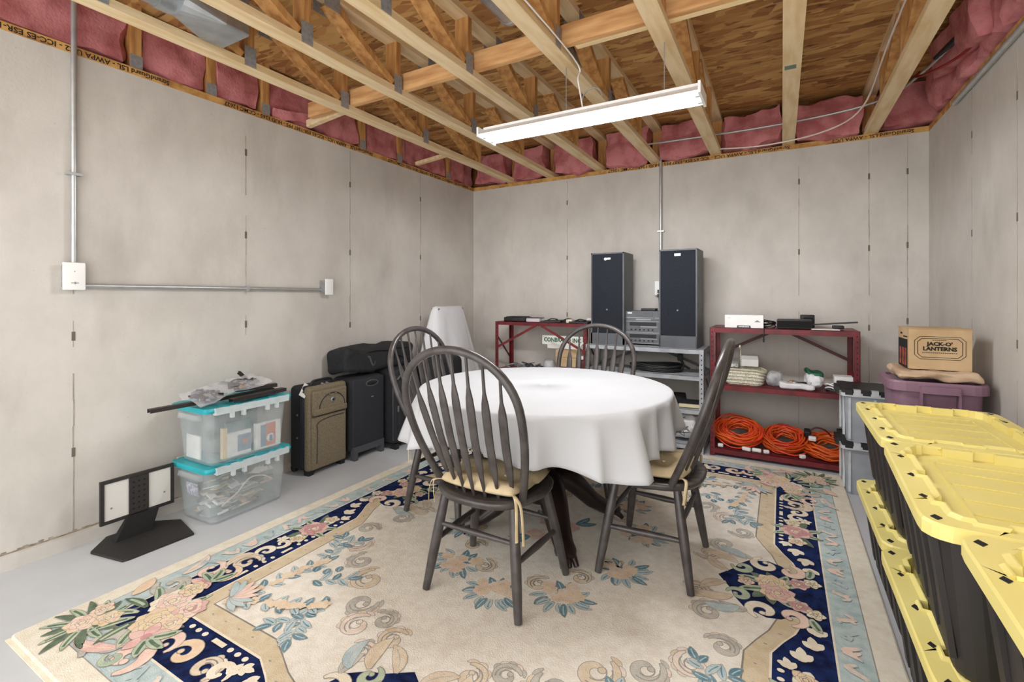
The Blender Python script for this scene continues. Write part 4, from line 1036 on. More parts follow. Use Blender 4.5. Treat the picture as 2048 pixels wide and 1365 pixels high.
# ---- right red shelf
zr = 1.013
bx = thing('white_carton','white carton with small grey marks on the right red shelf','box',(-0.255,4.20,zr),0.0)
MB().box(-0.135,-0.10,0,0.135,0.10,0.098).build('carton', m_white, bx)
q = MB(); yf=-0.1005
q.prism([(0.072,0.045),(0.092,0.062),(0.100,0.056),(0.118,0.045)], lambda a,b,d:(a,yf-d,b),0,0.0008)
q.build('mountain_mark', mat('mark_grey',(140,142,146),0.6), bx)
q = MB().prism([(-0.115,0.072),(-0.098,0.072),(-0.094,0.078),(-0.110,0.078)], lambda a,b,d:(a,yf-d,b),0,0.0008); q.build('small_mark', m_galv, bx)
q = MB().loft([[( -0.05,yf-0.0008,0.0),(0.05,yf-0.0008,0.0),(0.045,yf-0.0008,0.018),(-0.045,yf-0.0008,0.018)],[(-0.05,yf,0.0),(0.05,yf,0.0),(0.045,yf,0.018),(-0.045,yf,0.018)]]); q.build('black_label', m_grey, bx)
q = MB()
for k in range(7): q.box(-0.036+k*0.0105,yf-0.0015,0.005,-0.0285+k*0.0105,yf-0.0008,0.012)
q.build('label_marks', m_white, bx); MB.last['kind'] = 'stuff'
c = thing('cable_bundle','coil of black cables between the white carton and black recorder','cables',(-0.085,4.20,zr))
for k in range(5):
    pts=[(0.045*math.cos(a+k),0.05*math.sin(a+k)+0.0,0.012+k*0.009+0.014*math.sin(a+2*k)) for a in [2*PI*j/20 for j in range(20)]]
    MB().tube(pts,0.0045,6,closed=True).build('cable_loop', m_rub, c)
q=MB().tube(smooth_path([(-0.03,-0.14,0.0),(-0.03,-0.152,-0.02),(-0.032,-0.153,-0.075)]),0.004,6); q.build('hanging_cable', m_rub, c)
MB().rbox((-0.032,-0.153,-0.088),(0.006,0.006,0.014),0.004,2).build('hanging_plug', m_rub, c)
bx = thing('black_recorder','flat black electronics box on the right red shelf','electronics',(0.085,4.22,zr),-0.02)
MB().rbox((0,0,0.035),(0.115,0.10,0.034),0.005,2).build('case', m_black, bx)
MB().box(-0.11,-0.1008,0.01,0.11,-0.1,0.06).build('front_panel', m_dark, bx)
bx = thing('black_adapter','small black cube behind the recorder on the right red shelf','adapter',(0.175,4.36,zr),0.1)
MB().rbox((0,0,0.05),(0.045,0.035,0.05),0.006,2).build('case', m_black, bx); MB().box(-0.03,-0.0365,0.03,0.03,-0.0352,0.08).build('face_panel', m_dark, bx)
o=MB().box(-0.085,-0.08,0,0.085,0.08,0.006).build('paper_sheet', m_paper); o.location=(0.27,4.16,zr); o.rotation_euler=(0,0,0.1); tag(o,'white paper sheet under the dark antenna on the right red shelf','paper')
bx = thing('antenna','flat black antenna paddle on a small foot, right red shelf','antenna',(0.33,4.20,zr+0.006),0.0)
MB().rbox((0.03,0,0.012),(0.035,0.03,0.012),0.006,2).build('foot', m_black, bx)
MB().bar((-0.13,0.0,0.026),(0.145,-0.03,0.052),0.07,0.010).build('paddle', m_black, bx)
# middle shelf
zq = 0.567
m_wick = mat('white_wicker',(226,222,204),0.8,rgb2=(176,170,150),scale=90)
bk = thing('wicker_basket','white wicker basket with tall handle on the right red shelf','basket',(-0.255,4.20,zq),-0.05)
def bring(z, s): return [(x*s,y*s,z+0.028*(max(0,1-(x/0.15)**2))*(z/0.10)) for x,y,_ in rrect(0.15,0.10,0.06,0,6)]
q=MB().loft([bring(0,0.85),bring(0.03,0.9),bring(0.075,0.97),bring(0.10,1.0)],cap1=False,sm=True); q.build('weave', m_wick, bk)
wv=MB()
for k in range(4): 
    z=0.014+k*0.022; pts=[(x*1.01,y*1.01,zz) for x,y,zz in bring(z,0.87+0.035*k)]; wv.tube(pts,0.006,6,closed=True)
wv.build('woven_strand', m_wick, bk)
pts=[(x,y,z) for x,y,z in bring(0.10,1.01)]; MB().tube(pts,0.009,8,closed=True).build('rim', mat('wicker_rim',(196,190,164),0.8), bk)
MB().tube(smooth_path([(-0.035,0.105,0.07),(-0.04,0.10,0.22),(-0.035,0.05,0.285),(-0.033,-0.02,0.292)]),0.012,8,flat=0.5).build('handle', m_wick, bk)
o=MB().box(-0.06,-0.06,0,0.06,0.06,0.055).build('napkin_pack', m_paper); o.location=(-0.225,4.28,zq+0.145); o.rotation_euler=(0.2,0,0.1); tag(o,'pack of white napkins propped in the wicker basket','napkins')
o2=MB().box(-0.055,-0.06,0,0.05,0.06,0.028).build('folded_paper', mat('newsprint',(206,206,200),0.8,rgb2=(120,120,120),scale=60)); o2.location=(-0.35,4.24,zq+0.125); tag(o2,'folded printed paper in the left end of the wicker basket','paper')
t=crumple('plastic_bag','clear plastic bag of grey parts beside the wicker basket','bag',(-0.05,4.18,zq),(0.055,0.06,0.055),see_through('bag_clear',(220,222,226),0.6,0.15),5.0,0.016)
q=MB()
for k in range(14):
    a=rb.uniform(0,PI);x,y,z=rb.uniform(-.035,.035),rb.uniform(-.03,.03),rb.uniform(.02,.08); q.bar((x-.02*math.cos(a),y-.02*math.sin(a),z),(x+.02*math.cos(a),y+.02*math.sin(a),z+.012),rb.uniform(.008,.02),.008,mi=k%3)
q.build('parts',[m_black,m_galv,m_white],t); MB.last['kind'] = 'stuff'
t=crumple('plastic_bag','long white plastic bag of cables lying on the middle right red shelf','bag',(0.10,4.14,zq),(0.115,0.065,0.022),m_bagw,8.0,0.012)
q=MB()
for k in range(10): q.bar((rb.uniform(-.09,.05),-0.0+rb.uniform(-.04,.04),.045),(rb.uniform(-.05,.09),rb.uniform(-.04,.04),.052),.014,.008,mi=k%3)
q.build('contents',[m_black,m_galv,mat('brass_bits2',(186,150,112),0.5)],t); MB.last['kind'] = 'stuff'
t=crumple('shopping_bag','white and green shopping bag slumped on the middle right red shelf','bag',(0.215,4.19,zq),(0.06,0.07,0.06),m_bagw,11.0,0.020)
def gfn(p):
    q=Vector((p.x*14+4,p.y*14,p.z*14)); return p+mnoise.noise_vector(q)*0.018+Vector((0.0,0,-0.9*p.x*abs(p.x)*6))
MB().rbox((0.0,0.0,0.120),(0.055,0.05,0.020),0.012,3,fn=gfn,sub=5).build('green_panel', mat('green_print',(22,96,66),0.5,rgb2=(14,74,50),scale=20), t)
c=thing('coiled_lead','small coil of white and grey lead by the grey bin lid','cord',(0.315,4.13,zq))
for k in range(4):
    pts=[(0.035*math.cos(a+k),0.03*math.sin(a),0.012+0.012*k+0.008*math.sin(a*2+k)) for a in [2*PI*j/20 for j in range(20)]]
    MB().tube(pts,0.006,6,closed=True).build('lead_loop', m_white if k%2 else m_grey, c)
bx=thing('white_carton','small white carton at the right end of the middle red shelf','box',(0.385,4.16,zq),0.0)
MB().box(-0.055,-0.05,0,0.055,0.05,0.115).build('carton', m_white, bx); MB().box(-0.035,-0.0508,0.082,0.0,-0.0502,0.088).build('printed_line', m_galv, bx)
# ---- orange extension cords on the bottom shelf
m_or=[mat('orange_cord',(232,104,28),0.45,rgb2=(214,84,20),scale=10), mat('red_orange_cord',(224,70,34),0.45), mat('deep_orange_cord',(206,84,26),0.45)]
def cord(label, c, rx, ry, n, m, seed, h=0.10, tilt=(0,0,0)):
    r2=random.Random(seed); t=thing('extension_cord',label,'extension cord',c,0,'coiled extension cords on the bottom shelf'); t.rotation_euler=tilt
    for part in range(2):
        q=MB()
        for k in range(n//2):
            s=r2.uniform(0.55,1.0); ox,oy=r2.uniform(-0.02,0.02),r2.uniform(-0.015,0.015); z=r2.uniform(0.008,h); ph=r2.uniform(0,6.28); a2=r2.uniform(-0.2,0.2)
            pts=[]
            for j in range(40):
                a=2*PI*j/40; x=rx*s*math.cos(a); y=ry*s*math.sin(a); pts.append((ox+x*math.cos(a2)-y*math.sin(a2), oy+x*math.sin(a2)+y*math.cos(a2), max(0.006,z+0.012*math.sin(2*a+ph)+0.006*math.sin(5*a+ph))))
            q.tube(pts,0.0058,6,closed=True)
        q.build('cord_loops', m_or[(m+part)%3] if part else m_or[m], t); MB.last['kind']='stuff'
    return t
zb=0.064
cord('large coil of orange extension cord at the left on the bottom shelf',(-0.30,4.245,zb+0.07),0.175,0.155,56,0,1,0.075,(0.42,0,0))
c2=cord('red orange extension cord coil tied in the middle of the bottom shelf',(0.02,4.245,zb+0.05),0.15,0.15,44,1,2,0.07,(0.34,0,0))
MB().tube([(0.11+0.012*math.cos(a),0.02,0.06+0.045*math.sin(a)) for a in [2*PI*j/16 for j in range(16)]],0.007,6,closed=True).build('tie_wrap', m_or[1], c2)
c3=cord('orange extension cord coil at the right end of the bottom shelf',(0.300,4.235,zb+0.04),0.165,0.155,50,2,3,0.065,(0.27,0,0))
q=MB().rbox((-0.10,-0.03,0.105),(0.025,0.016,0.016),0.008,2); q.build('socket_end', m_white, c3); q=MB().rbox((-0.13,0.02,0.12),(0.022,0.03,0.026),0.01,2); q.build('black_plug', m_black, c3)
MB().tube(smooth_path([(-0.12,0.02,0.13),(-0.08,0.03,0.165),(-0.02,0.03,0.155),(0.02,0.03,0.11)]),0.006,8).build('dark_lead', m_redd, c3)
for k,(x,y) in enumerate(((-0.235,4.085),(-0.165,4.09),(-0.42,4.09),(-0.10,4.085),(0.135,4.09))):
    o=MB().rbox((0,0,0.014),(0.032 if k<2 else 0.02,0.014,0.014),0.008,2).build('plug_end', m_white); o.location=(x,y,zb); o.rotation_euler=(0,0,0.2*k-0.3); tag(o,['white plug at front of the bottom shelf, leftmost of the close pair','white plug at front of the bottom shelf, rightmost of the close pair','small white plug at the left front of the bottom shelf','small white plug right of the close pair on the bottom shelf','small pale plug at the right front of the bottom shelf'][k],'plug')

# ================================================================ GREY BINS WITH BLACK LIDS
m_gbin = see_through('grey_clear_plastic', (176,182,188), 0.25, 0.35)
def grey_bin(label, z):
    t=thing('storage_bin',label,'storage bin',(0.565,3.835,z),0.0)
    hx,hy,h=0.225,0.17,0.318
    MB().loft([rrect(hx*0.9,hy*0.9,0.03,0),rrect(hx*0.9,hy*0.9,0.03,0.008),rrect(hx*0.97,hy*0.97,0.03,h-0.03),rrect(hx*0.97,hy*0.97,0.03,h-0.004)],sm=False).build('bin_body',m_gbin,t)
    bd=MB.last
    q=MB()
    for x in (-0.19,-0.06,0.07,0.19): q.box(x-0.006,-hy*0.955-0.006,0.02,x+0.006,-hy*0.93,h-0.04)
    q.each('rib',m_rimw,bd)
    q=MB()
    for sy in (-1,1):
        q.box(-hx*0.955-0.006,sy*0.10-0.01,0.03,-hx*0.93,sy*0.10+0.01,h-0.04)
    q.each('rib',m_rimw,bd)
    MB().loft([rrect(hx+0.008,hy+0.008,0.03,h-0.03),rrect(hx+0.012,hy+0.012,0.03,h-0.028),rrect(hx+0.012,hy+0.012,0.03,h-0.008),rrect(hx*0.96,hy*0.96,0.03,h-0.004)],cap0=False,cap1=False).build('rim',m_rimw,t)
    q=MB().box(-hx-0.006,-hy-0.006,h-0.004,hx+0.006,hy+0.006,h+0.014)
    for k in range(5):
        x=-hx+0.01+k*0.09; q.box(x,-hy-0.014,h-0.018,x+0.04,-hy+0.002,h+0.014); q.box(x,hy-0.002,h-0.018,x+0.04,hy+0.014,h+0.014)
    q.build('lid',m_black,t)
    q=MB()
    for k in range(4):
        x=-hx+0.055+k*0.09; q.box(x,-hy-0.015,h-0.02,x+0.036,-hy+0.02,h+0.0155)
    q.each('latch_tab',m_rimw,t)
    for sx in (-1,1):
        q=MB().box(sx*(hx-0.002),-0.08,h-0.03,sx*(hx+0.03),0.08,h+0.012); q.build('handle',m_black,t)
    return t
grey_bin('grey clear bin with black folding lid, lower one beside the red shelf',0.0)
grey_bin('grey clear bin with black folding lid, upper one beside the red shelf',0.335)

# ================================================================ PURPLE TOTES, JACK-O'-LANTERN BOX
m_pur = mat('purple_plastic',(142,110,128),0.5,rgb2=(130,98,116),scale=5)
def purple(label,z,withh):
    t=thing('storage_tote',label,'tote',(0.706,3.395,z),0.0,'purple totes in the right corner')
    hx,hy,h=0.205,0.195,0.40
    MB().loft([rrect(hx*0.80,hy*0.82,0.05,0),rrect(hx*0.9,hy*0.9,0.06,h-0.035),rrect(hx*0.90,hy*0.9,0.06,h-0.030)],sm=True).build('tote_body',m_pur,t)
    MB().loft([rrect(hx*0.92,hy*0.92,0.06,h-0.055),rrect(hx,hy,0.07,h-0.052),rrect(hx,hy,0.07,h-0.010),rrect(hx*0.97,hy*0.97,0.065,h),rrect(hx*0.86,hy*0.86,0.05,h-0.002),rrect(hx*0.85,hy*0.85,0.05,h-0.014)]).build('lid',m_pur,t)
    for sy in (-1,1):
        q=MB().box(-0.075,sy*hy,h-0.055,0.075,sy*(hy+0.022),h-0.018); q.box(-0.080,sy*(hy-0.03),h-0.12,-0.07,sy*(hy+0.018),h-0.02); q.box(0.07,sy*(hy-0.03),h-0.12,0.08,sy*(hy+0.018),h-0.02); q.build('handle',m_pur,t)
    return t
purple('purple tote with lid on the floor, under the purple tote with the carton',0.0,0)
purple('purple tote with lid carrying brown paper and the cardboard carton',0.408,1)
m_kraft = mat('kraft_paper',(206,180,152),0.85,rgb2=(180,150,122),scale=9)
def pf(p):
    q=Vector((p.x*11,p.y*8,p.z*30)); return p+mnoise.noise_vector(q)*0.014+mnoise.noise_vector(q*2.3)*0.008
o=MB().rbox((0,0,0.024),(0.168,0.150,0.022),0.02,4,fn=pf,sub=10).build('packing_paper',m_kraft); o.location=(0.712,3.37,0.815); tag(o,'folded brown packing paper on the purple tote','paper')
bx=thing('lantern_carton',"cardboard carton printed JACK-O' LANTERNS on the brown paper",'box',(0.722,3.40,0.866),0.03)
MB().box(-0.128,-0.11,0,0.128,0.11,0.215).build('carton',m_card,bx)
q=MB()
for sy in (-1,1): q.box(-0.132,sy*0.001,0.2155,0.132,sy*0.112,0.2185)
q.each('top_flap',m_card,bx)
yf=-0.1104
q=MB()
def octring(hx,hy,c,w):
    o_=[(-hx+c,-hy),(hx-c,-hy),(hx,-hy+c),(hx,hy-c),(hx-c,hy),(-hx+c,hy),(-hx,hy-c),(-hx,-hy+c)]
    for a,b in zip(o_,o_[1:]+o_[:1]): q.bar((a[0],yf-0.0004,0.115+a[1]),(b[0],yf-0.0004,0.115+b[1]),w,0.0008,up=(0,1,0))
octring(0.104,0.060,0.022,0.0022); octring(0.091,0.050,0.018,0.0026)
q.build('printed_border',m_ink,bx)
text('printed_lettering',"JACK-O'",0.026,m_ink,bx,frame((0.0,yf-0.0006,0.136),(1,0,0),(0,0,1)),sx=1.1,bold=0.0012)
text('printed_lettering','LANTERNS',0.027,m_ink,bx,frame((0.0,yf-0.0006,0.110),(1,0,0),(0,0,1)),sx=1.05,bold=0.0012)
q=MB()
for k in range(7): q.box(-0.030+k*0.0085,yf-0.0006,0.155,-0.024+k*0.0085,yf,0.158)
for k in range(17): q.box(-0.072+k*0.0085,yf-0.0006,0.088,-0.066+k*0.0085,yf,0.0915)
q.build('fine_print',m_ink,bx); MB.last['kind'] = 'stuff'
xl=-0.1284
MB().box(xl-0.0006,-0.085,0.0,xl,0.105,0.155).build('side_picture',m_dark,bx); sp=MB.last
q=MB()
for yy in (-0.05,0.0,0.06): q.box(xl-0.0012,yy-0.018,0.01,xl-0.0006,yy+0.018,0.105)
q.each('orange_print',mat('candle_print',(176,84,60),0.6,rgb2=(120,48,40),scale=30),sp)
q=MB().box(xl-0.0012,-0.08,0.165,xl-0.0004,0.0,0.172); q.box(xl-0.0012,0.02,0.178,xl-0.0004,0.06,0.188); q.build('fine_print',m_ink,bx); MB.last['kind'] = 'stuff'

# ================================================================ YELLOW LID TOTES
m_yel=mat('yellow_plastic',(235,221,140),0.5,rgb2=(231,215,130),scale=4)
m_tot=mat('black_tote_plastic',(46,42,42),0.55,rgb2=(38,35,35),scale=6)
def yellow_tote(label,loc,rz):
    t=thing('heavy_duty_tote',label,'tote',loc,rz,'black totes with yellow lids along the right wall')
    hx,hy,h=0.222,0.342,0.345
    MB().loft([rrect(hx*0.80,hy*0.86,0.05,0),rrect(hx*0.82,hy*0.88,0.055,0.012),rrect(hx*0.965,hy*0.975,0.06,h-0.03),rrect(hx*0.97,hy*0.98,0.06,h)],sm=False).build('tote_body',m_tot,t)
    bd=MB.last
    for sx in (-1,1):
        for yy in (-0.26,-0.13,0.0,0.13,0.26):
            q=MB().loft([[(sx*hx*0.80,yy-0.022,0.04),(sx*(hx*0.80+0.012),yy-0.022,0.04),(sx*(hx*0.80+0.012),yy+0.022,0.04),(sx*hx*0.80,yy+0.022,0.04)],
                        [(sx*hx*0.955,yy-0.022,h-0.03),(sx*(hx*0.955+0.014),yy-0.022,h-0.03),(sx*(hx*0.955+0.014),yy+0.022,h-0.03),(sx*hx*0.955,yy+0.022,h-0.03)]])
            q.build('side_rib',m_tot,bd)
    for sy in (-1,1):
        for xx in (-0.11,0.0,0.11):
            q=MB().loft([[(xx-0.02,sy*hy*0.86,0.04),(xx+0.02,sy*hy*0.86,0.04),(xx+0.02,sy*(hy*0.86+0.012),0.04),(xx-0.02,sy*(hy*0.86+0.012),0.04)],
                        [(xx-0.02,sy*hy*0.965,h-0.03),(xx+0.02,sy*hy*0.965,h-0.03),(xx+0.02,sy*(hy*0.965+0.012),h-0.03),(xx-0.02,sy*(hy*0.965+0.012),h-0.03)]])
            q.build('end_rib',m_tot,bd)
    # lid: skirt, flange, castellated recess
    lx,ly=0.25,0.365
    zt=h+0.030; zf=zt-0.006
    SF=[]
    for side in range(4):
        nt=3
        lo,hi=(0.30,0.72) if side%2==0 else (0.40,0.62)
        fs_=[k/20 for k in range(20)]
        for k in range(nt):
            for e in (lo-0.004,lo+0.0005,hi-0.0005,hi+0.004): fs_.append((k+e)/nt)
        SF+=[(side,f) for f in sorted(fs_)]
    NL=len(SF)
    def castle(s,z,base):
        # inner contour walked as a dense loop with alternating pockets
        pts=[]
        for side,f in SF:
            ix,iy=lx-0.062,ly-0.062
            c4=[(ix,iy),(-ix,iy),(-ix,-iy),(ix,-iy)]
            a=c4[side]; b=c4[(side+1)%4]
            x=a[0]+(b[0]-a[0])*f; y=a[1]+(b[1]-a[1])*f
            nt=3; lo,hi=(0.30,0.72) if side%2==0 else (0.40,0.62)
            ph=(f*nt)%1.0
            off=0.020 if (lo<=ph<=hi) else 0.0
            # rounded corners
            e=min(f,1-f); 
            if e<0.06: off=-0.022*(1-e/0.06)**1.5
            nx,ny=((0,1),(-1,0),(0,-1),(1,0))[side]
            pts.append((x+nx*off,y+ny*off,z))
        return pts
    def outer(s,z):
        r=0.055; pts=[]
        base=rrect(lx*1.0,ly*1.0,r,z,8)
        # resample to 160 in step with castle()
        for side,f in SF:
            c4=[(lx,ly),(-lx,ly),(-lx,-ly),(lx,-ly)]
            a=c4[side]; b=c4[(side+1)%4]
            x=a[0]+(b[0]-a[0])*f; y=a[1]+(b[1]-a[1])*f
            # round corner: pull points inside the corner circle
            ccx,ccy=math.copysign(lx-r,x),math.copysign(ly-r,y)
            if abs(x)>lx-r and abs(y)>ly-r:
                d=Vector((x-ccx,y-ccy)); d=d.normalized()*r; x,y=ccx+d.x,ccy+d.y
            pts.append((x*s,y*s,z))
        return pts
    inn=castle(1,zf,0)
    rings=[outer(0.97,h-0.012),outer(1.0,h-0.010),outer(1.0,zf-0.006),outer(0.985,zf),
           [tuple(Vector(o_).lerp(Vector(i_),0.80)) for o_,i_ in zip(outer(1,zf),inn)],
           [(i_[0]*1.012,i_[1]*1.010,zf+0.008) for i_ in inn], [(i_[0]*0.995,i_[1]*0.996,zf+0.008) for i_ in inn],
           [(i_[0]*0.985,i_[1]*0.988,zf-0.024) for i_ in inn]]
    q=MB().loft(rings,cap0=True,cap1=False)
    # recessed panel
    q.box(-lx+0.035,-ly+0.035,zf-0.024,lx-0.035,ly-0.035,zf-0.020)
    q.build('lid',m_yel,t); ld=MB.last
    q=MB()
    for yy in (-0.20,-0.10,0.02,0.13,0.22):
        q.box(-0.13,yy,zf-0.0198,0.13,yy+0.006,zf-0.0165)
    for xx in (-0.14,0.135): q.box(xx,-0.24,zf-0.0198,xx+0.006,0.24,zf-0.0165)
    q.each('panel_ridge',m_yel,ld)
    q=MB()
    for sx in (-1,1):
        for yy in (-0.318,-0.012,0.318):
            x=sx*(lx-0.03); q.prism([(-0.011,0),(0,-0.016),(0.011,0),(0,0.016)],lambda a,b,d:(x+a,yy+b,d),zf-0.002,zf+0.0012)
        for yy in (-0.18,0.17):
            x=sx*(lx-0.028); q.prism([(-0.009,0),(0,-0.013),(0.009,0),(0,0.013)],lambda a,b,d:(x+a,yy+b,d),zf-0.002,zf+0.0012)
    q.each('tie_hole',m_dark,ld)
    return t
Y1,Y2,Y3=2.455,1.722,0.972
yt=yellow_tote('yellow lidded black tote, far upper one next to the purple tote',(0.556,Y1,0.381),0.0)
dup(yt,'yellow lidded black tote, middle upper one of the right wall stack',(0.540,Y2,0.381),-0.045)
dup(yt,'yellow lidded black tote, nearest upper one at the right edge',(0.562,Y3+0.012,0.381),-0.03)
dup(yt,'yellow lidded black tote on the floor, far lower one beside the rug',(0.562,Y1+0.03,0.0),0.0)
dup(yt,'yellow lidded black tote on the floor, middle lower one beside the rug',(0.552,Y2+0.03,0.0),0.006)
dup(yt,'yellow lidded black tote on the floor, nearest lower one at the frame edge',(0.545,Y3+0.03,0.0),0.0)

# ================================================================ RUG (carved wool, local centre u=0 v=0)
RX, RY = -1.05, 2.297
HU, HV = 1.41, 1.692
rug = thing('floral_rug', 'large cream carved floral rug with navy border under the table', 'rug', (RX, RY, 0), 0)
PAL = {}
def wool(nm, c, c2=None, b=0.25):
    PAL[nm] = mat('wool_'+nm, c, 1.0, rgb2=c2 or tuple(int(v*0.94) for v in c), scale=26, bump=0.6, bscale=230, spec=0.1)
wool('cream', (231,219,196), (220,204,176)); wool('edge', (230,223,207), (222,212,192)); wool('field', (230,223,211), (220,211,197))
wool('blue', (190,202,200), (168,187,187)); wool('navy', (30,44,88), (18,24,54)); wool('tan', (210,194,166), (202,182,150))
wool('line', (140,134,124)); wool('greyline', (160,154,144)); wool('ivory', (236,226,206), (226,212,190)); wool('pink', (225,190,180), (214,168,162)); wool('rose', (206,150,150))
wool('peach', (229,205,178), (222,192,160)); wool('lpink', (234,208,192), (226,190,176)); wool('green', (112,126,104), (84,102,84)); wool('lgreen', (186,196,168), (164,180,158))
wool('teal', (122,148,156), (92,126,140)); wool('lteal', (188,199,198), (168,185,188)); wool('gold', (229,210,176), (217,194,154)); wool('grey', (196,190,178), (176,171,162)); wool('mauve', (226,211,197), (214,195,180))
wool('dkline', (84,84,84)); wool('taupe', (220,204,182), (208,188,162))
PN = list(PAL); PM = [PAL[k] for k in PN]; PI_ = {k: i for i, k in enumerate(PN)}
ZB = 0.012
MB().loft([rrect(HU-0.004,HV-0.004,0.02,0.0), rrect(HU,HV,0.022,0.004), rrect(HU,HV,0.022,0.009), rrect(HU-0.006,HV-0.006,0.02,ZB)]).build('cream_edge', PAL['edge'], rug)
q = MB()
for sv in (-1, 1): q.box(-HU+0.01, sv*HV, 0.001, HU-0.01, sv*(HV+0.014), 0.005)
q.each('fringe_binding', PAL['ivory'], rug)
def flat(name, polys, col, z, parent=rug):
    q = MB()
    for p in polys: q.prism(p, lambda a, b, d: (a, b, d), z-0.0012, z)
    return q.build(name, PAL[col], parent)
def mirror_poly(quarter):
    a = quarter; out = list(a)
    out += [(-u, v) for u, v in a[::-1]]; out += [(-u, -v) for u, v in a]; out += [(u, -v) for u, v in a[::-1]]
    r = []
    for p in out:
        if not r or (abs(p[0]-r[-1][0])+abs(p[1]-r[-1][1])) > 1e-5: r.append(p)
    return r
def rect(u, v): return [(u,-v),(u,v),(-u,v),(-u,-v)]
flat('guard_line', [rect(1.326,1.606)], 'greyline', ZB+0.0003)
flat('blue_band', [rect(1.322,1.602)], 'blue', ZB+0.0007)
flat('pale_line', [rect(1.217,1.497)], 'ivory', ZB+0.0011)
flat('navy_band', [rect(1.210,1.490)], 'navy', ZB+0.0015)
def notch(a, b, off, k=6):
    """quarter outline (u>0,v>0): from side middle to end middle, stepping out at the middles"""
    U, V = a, b
    q = []
    q.append((U+0.105-off*0.1, 0.0)); q.append((U+0.105-off*0.1, 0.14))
    q.append((U+0.100, 0.19+off*0.2)); q.append((U+0.075, 0.27+off*0.25)); q.append((U+0.035, 0.34+off*0.35)); q.append((U, 0.415+off*0.4))
    q.append((U, V))
    q.append((0.50+off*0.4, V)); q.append((0.42+off*0.35, V+0.035)); q.append((0.34+off*0.25, V+0.075)); q.append((0.26+off*0.2, V+0.10)); q.append((0.2, V+0.105-off*0.1)); q.append((0.0, V+0.105-off*0.1))
    return q
flat('tan_guard', [mirror_poly(notch(1.022,1.312,0))], 'ivory', ZB+0.0019)
flat('tan_band', [mirror_poly(notch(1.014,1.304,0.01))], 'tan', ZB+0.0023)
flat('field_line', [mirror_poly(notch(0.938,1.228,0.09))], 'line', ZB+0.0027)
flat('field', [mirror_poly(notch(0.932,1.222,0.095))], 'field', ZB+0.0031)
Z0 = ZB+0.0031

